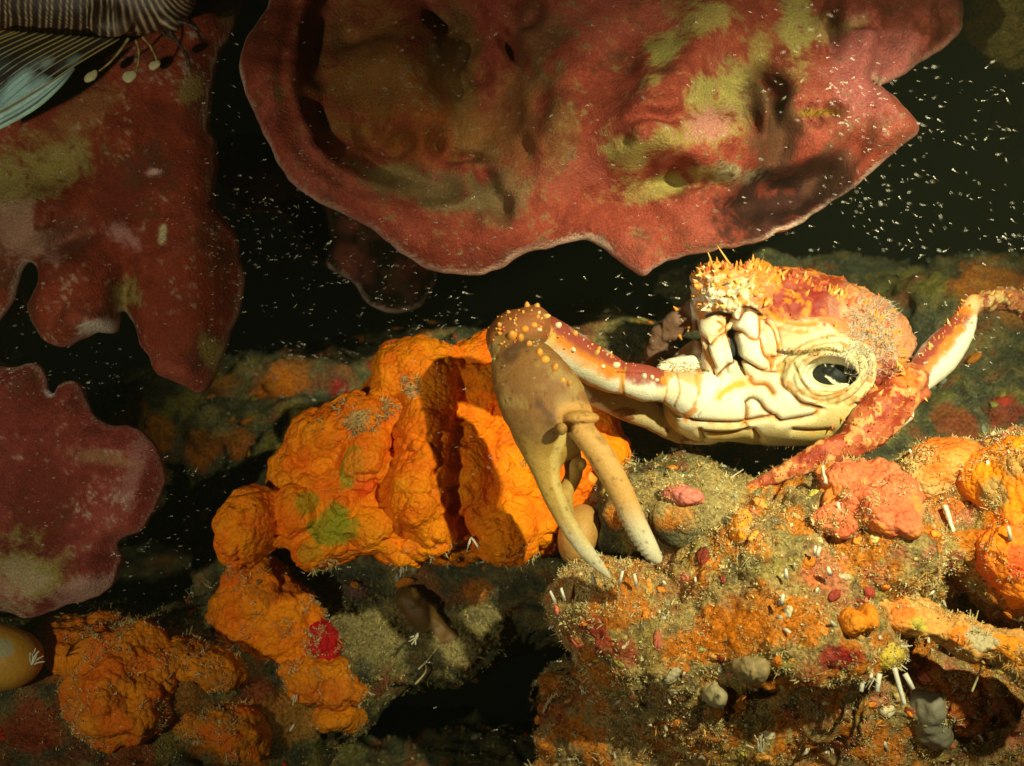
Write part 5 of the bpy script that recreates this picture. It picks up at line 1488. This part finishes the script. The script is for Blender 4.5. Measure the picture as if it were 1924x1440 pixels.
TW = [([(715, 722), (700, 716), (690, 714)], 'white branching tuft above the left shoulder of the orange mound', 6, 16, .06), ([(765, 1050), (752, 1080)], 'white hydroid tuft hanging under the orange mound', 8, 34, .04), ([(885, 1010), (910, 1050)], 'white zigzag twig on the lower orange lobe', 5, 26, .01),
      ([(670, 1020), (672, 1036)], 'tiny white star tuft under the green stain', 7, 12, .03), ([(560, 1300), (552, 1325)], 'pair of white sticks beside the orange tongue', 3, 30, .03), ([(785, 1190), (775, 1215)], 'white comb-shaped hydroid in the dark gully', 6, 22, .06),
      ([(1302, 992), (1300, 980)], 'small white flower-like tuft in the hollow', 7, 12, .04), ([(320, 1235), (345, 1225)], 'white feathery sprig on the orange band', 4, 24, .0), ([(60, 1250), (70, 1215)], 'white frond along the ochre ball', 7, 30, -.06),
      ([(300, 1405), (298, 1385)], 'pale sprig below the pear-shaped sponge', 6, 14, .0), ([(1095, 1290), (1098, 1300)], 'pale star tuft on the dark side of the mound', 7, 14, -.03), ([(1430, 1415), (1420, 1385)], 'tan fan-shaped hydroid low on the mound', 9, 34, -.05), ([(1105, 1245), (1110, 1235)], 'pale tuft above the crimson stain', 6, 12, -.04)]
for (root, tip), label, nb, L, y in [((t[0][0], t[0][-1]), t[1], t[2], t[3], t[4]) for t in TW]:
    main = np.arctan2(tip[1] - root[1], tip[0] - root[0])
    parts = []
    for _ in range(nb):
        a = main + rng.normal(0, .45)
        l = L * rng.uniform(.6, 1.15)
        e = (root[0] + l * math.cos(a), root[1] + l * math.sin(a))
        mid = ((root[0] + e[0]) / 2 + rng.normal(0, 2), (root[1] + e[1]) / 2 + rng.normal(0, 2))
        v, ff = stick([root, mid, e], 1.7, 1.2, y + rng.normal(0, .002), sides=5)
        parts.append((v, ff, np.asarray((0.70, .66, .44)) * rng.uniform(.8, 1.15)))
    V_, F_, C_ = join(parts)
    thing_mesh('hydroid_tuft', V_, F_, M_PALE, C_, label, 'hydroid', 'pale hydroid tufts')
TWIGS = [([(1065, 1428), (1110, 1420), (1145, 1405), (1165, 1385)], 'larger feathery twig lowest under the mound', .0), ([(1095, 1418), (1090, 1390), (1075, 1378)], 'forked thin twig beside the feathery one', .0), ([(1225, 1322), (1265, 1312), (1290, 1285)], 'feathery twig on the dark mound face', -.05),
         ([(1020, 1340), (1030, 1318), (1048, 1302)], 'lone beaded twig in the dark hollow', .03), ([(786, 1258), (806, 1238), (822, 1216)], 'pale straight twig in the gully', .08), ([(780, 1286), (800, 1262), (798, 1245)], 'thin drooping twig in the gully', .08),
         ([(480, 1265), (505, 1240)], 'thin slanting bristle beside the crimson patch', .04), ([(500, 1302), (515, 1280)], 'thin bristle below the slanting one', .04), ([(1826, 1300), (1840, 1265), (1850, 1225)], 'long tan filament hanging from the finger sponge', -.08)]
for pts, label, y in TWIGS:
    Q = spline([at(a, b, y) for a, b in pts], 6) if len(pts) > 2 else np.linspace(at(*pts[0], y), at(*pts[1], y), 6)
    parts = [tube_mesh(Q, np.linspace(.0009, .0005, len(Q)), 5) + (np.asarray((0.55, .47, .22)),)]
    if 'feathery' in label or 'beaded' in label or 'forked' in label:
        for q in Q[1:-1]:
            for s in (-1, 1):
                e = q + np.array([rng.normal(0, .001), rng.normal(0, .001), s * rng.uniform(.001, .0032)])
                parts.append(tube_mesh(np.array([q, e]), np.array([.0005, .0003]), 4) + (np.asarray((0.6, .52, .26)),))
    V_, F_, C_ = join(parts)
    thing_mesh('hydroid_twig', V_, F_, M_PALE, C_, label, 'hydroid', 'pale twigs in the shade')
# countless short white calcareous sticks over the mound and reef
parts = []
for H, n, box in ((REEF_F, 60, (1020, 830, 1930, 1440)), (REEF_B, 36, (0, 640, 1930, 1440))):
    pxr, pyr = proj(H[0])
    ok = np.where((pxr > box[0]) & (pxr < box[2]) & (pyr > box[1]) & (pyr < box[3]) & (H[1][:, 1] < .1))[0]
    for k in rng.choice(ok, n):
        b = H[0][k]
        d = H[1][k] + rng.normal(0, .7, 3) + [0, 0, .2]
        d /= np.linalg.norm(d)
        l = rng.uniform(.003, .0075)
        mdl = b + d * l * .5 + rng.normal(0, .0006, 3)
        parts.append(tube_mesh(np.array([b, mdl, b + d * l]), np.array([.0013, .0014, .0010]) * rng.uniform(.6, 1.1), 5) + (np.asarray((0.74, .70, .50)) * rng.uniform(.7, 1.1),))
V_, F_, C_ = join(parts)
thing_mesh('calcareous_sticks', V_, F_, M_PALE, C_, 'scattered short white calcareous sticks over the reef', 'tube worms', kind='stuff')
# little round holes and cups
for x, y, r, y0, host in ((1598, 1252, 9, -.101, CUP), (798, 757, 8, .006, MOUND)):
    th = np.linspace(0, 2 * math.pi, 13)
    rim = np.array([at(x + r * math.cos(t), y - r * .8 * math.sin(t), y0) for t in th])
    v, ff = tube_mesh(rim, np.full(13, ln(2.2)), 6)
    disc = np.vstack([rim[:-1] + [0, .002, 0], [at(x, y, y0 + .004)]])
    tri = np.array([(k, (k + 1) % 12, 12) for k in range(12)])
    V_, F_, C_ = join([(v, ff, (0.52, .42, .1) if x > 1000 else (0.8, .34, .03)), (disc, [tri], (0.012, .01, .006))])
    thing_mesh('vent', V_, F_, M_SOFT, C_, parent=host)

# ------------------------------------------------------------------ mysid shrimps
def mysid(kind, sides=6):
    prt = []
    x = np.array([0, -.10, -.28, -.5, -.75, -1.0])
    r = np.array([.030, .070, .060, .038, .020, .006])
    z = np.array([0, .0, .01, .02, .0, -.04]) * (1 + kind)
    v, ff = tube_mesh(np.c_[x, x * 0, z], r, sides)
    prt.append((v, ff, (0.62, .52, .34)))
    for s in (-1, 1):
        w = np.array([.0, .05, .1])
        prt.append(tube_mesh(np.c_[w - .03 - .02, s * (.055 + w * 0), w * 0 + .02], np.array([.05, .066, .03]), sides) + ((0.90, .92, .80),))
    prt.append(tube_mesh(np.array([[-.24, 0, .07], [-.34, 0, .065], [-.42, 0, .06]]), np.array([.012, .045, .012]), min(sides, 5)) + ((0.86, .88, .74),))
    V_, F_, C_ = join(prt)
    me = mesh_data('mysid_shrimp', V_, F_, M_SHRIMP, C_)
    clear = np.where(C_[:, 0] > .8, .0, np.clip(.5 + .9 * -V_[:, 0], 0, .93)).astype(np.float32)
    me.attributes.new('Clear', 'FLOAT', 'POINT').data.foreach_set('value', clear)
    return me, V_, F_, C_, clear


PROTO, SMALLEST = [mysid(k) for k in range(3)], [mysid(k, 3) for k in range(3)]
# boxes in the photo: x0, y0, x1, y1, how many, nearest and farthest depth, heading (degrees, 0 = head to the right), size px, label, group
SW = [
    (1560, 110, 1924, 470, 190, -.25, .10, 165, 14, 'tiny pale shrimp drifting in the black water right of the huge sponge', 'mysid shrimps right of the huge sponge'),
    (400, 330, 900, 690, 330, -.20, .20, 5, 12, 'tiny pale shrimp drifting over the black gap left of centre', 'mysid shrimps over the central gap'),
    (385, 40, 450, 380, 26, -.15, .15, 0, 13, 'tiny pale shrimp in the narrow black slot between two red sponges', 'mysid shrimps in the slot'),
    (460, 10, 1180, 500, 210, -.22, -.06, 0, 10, 'tiny pale shrimp hovering before the bowl of the huge sponge', 'mysid shrimps before the bowl'),
    (1180, 10, 1740, 470, 170, -.25, -.06, 170, 12, 'tiny pale shrimp hovering before the folds of the huge sponge', 'mysid shrimps before the folds'),
    (0, 230, 440, 720, 150, -.18, -.03, 20, 9, 'tiny pale shrimp hovering before the two-lobed red sponge', 'mysid shrimps before the lobed sponge'),
    (0, 700, 300, 1150, 110, -.18, -.07, 10, 9, 'tiny pale shrimp hovering before the maroon sponge plate', 'mysid shrimps before the maroon plate'),
    (215, 840, 430, 1140, 70, -.15, .10, 15, 12, 'tiny pale shrimp in the dark pocket left of the orange mound', 'mysid shrimps in the dark pocket'),
    (820, 520, 1310, 660, 46, -.15, .10, 175, 15, 'tiny pale shrimp hovering above the raised crab arm', 'mysid shrimps above the arm'),
    (420, 640, 920, 1060, 90, -.15, -.02, 20, 10, 'tiny pale shrimp hovering before the orange mound', 'mysid shrimps before the orange mound'),
    (920, 600, 1600, 880, 40, -.20, -.13, 20, 12, 'tiny pale shrimp hovering before the crab', 'mysid shrimps before the crab'),
    (1640, 470, 1924, 720, 50, -.2, .10, 165, 15, 'tiny pale shrimp drifting above the bent crab leg', 'mysid shrimps above the leg'),
    (560, 1040, 1060, 1420, 40, -.1, .05, 20, 13, 'tiny pale shrimp in the dark gully below the orange mound', 'mysid shrimps in the gully'),
]
every = []
for x0, y0, x1, y1, n, ya, yb, head, size, label, group in SW:
    ctr = [(rng.uniform(x0, x1), rng.uniform(y0, y1)) for _ in range(max(3, n // 14))]
    for i_ in range(int(n * 1.35)):
        if rng.random() < .45:
            cxx, cyy = ctr[rng.integers(len(ctr))]
            x, y = np.clip(rng.normal(cxx, 34), x0, x1), np.clip(rng.normal(cyy, 26), y0, y1)
        else:
            x, y = rng.uniform(x0, x1), rng.uniform(y0, y1)
        h = head + rng.normal(0, 24) + (180 if rng.random() < .15 else 0)
        every.append((size * (.72 if i_ >= n else 1) * math.exp(rng.normal(0, .28)), x, y, rng.uniform(ya, yb), h, label, group))
for _ in range(90):      # a few swim close to the lens and blur
    x, y = rng.uniform(0, 1924), rng.uniform(0, 900)
    every.append((rng.uniform(3, 7), x, y, rng.uniform(-.5, -.30), rng.uniform(0, 360), 'x', 'x'))
every.sort(key=lambda q: -q[0])
rest = []
for i, (sz, x, y, yy, h, label, group) in enumerate(every):
    me, PV, PF, PC, PK = PROTO[i % 3]
    P0 = at(x, y, yy)
    k = ln(sz, yy) * 0.74
    a, e, t = math.radians(h), rng.normal(0, .25), rng.normal(0, .5)
    if i < 300:
        o = link('mysid_shrimp', me, None, label, 'shrimp', group)
        o.location = P0
        o.scale = (k, k, k)
        o.rotation_euler = (t, -a, e)
    else:
        from mathutils import Euler
        PV, PF, PC, PK = SMALLEST[i % 3][1:]
        Rm = np.array(Euler((t, -a, e)).to_matrix())
        rest.append((PV @ Rm.T * k + P0, PF, PC, PK))
V_, F_, C_ = join([r[:3] for r in rest])
o = thing_mesh('mysid_swarm', V_, F_, M_SHRIMP, C_, 'loose cloud of the smallest pale shrimps spread across the whole scene', 'shrimps', kind='stuff')
o.data.attributes.new('Clear', 'FLOAT', 'POINT').data.foreach_set('value', np.concatenate([r[3] for r in rest]))

# ------------------------------------------------------------------ the water itself: faint murk round camera and reef
lo_h, hi_h = np.array([-1.3, -1.1, -0.75]), np.array([1.3, 1.2, 0.75])
HV = np.array([[x, y, z] for x in (lo_h[0], hi_h[0]) for y in (lo_h[1], hi_h[1]) for z in (lo_h[2], hi_h[2])])
HF = np.array([(0, 1, 3, 2), (4, 6, 7, 5), (0, 4, 5, 1), (2, 3, 7, 6), (0, 2, 6, 4), (1, 5, 7, 3)])
mh = bpy.data.materials.new('murky_water')
mh.use_nodes = True
mh.node_tree.nodes.remove(mh.node_tree.nodes['Principled BSDF'])
pv = mh.node_tree.nodes.new('ShaderNodeVolumePrincipled')
pv.inputs['Color'].default_value = (0.62, 0.72, 0.42, 1)
pv.inputs['Density'].default_value = 0.035
mh.node_tree.links.new(pv.outputs['Volume'], mh.node_tree.nodes['Material Output'].inputs['Volume'])
link('haze', mesh_data('haze', HV, HF, mh, None, True), None, 'faint green murk of the water round the reef', 'water', kind='stuff')
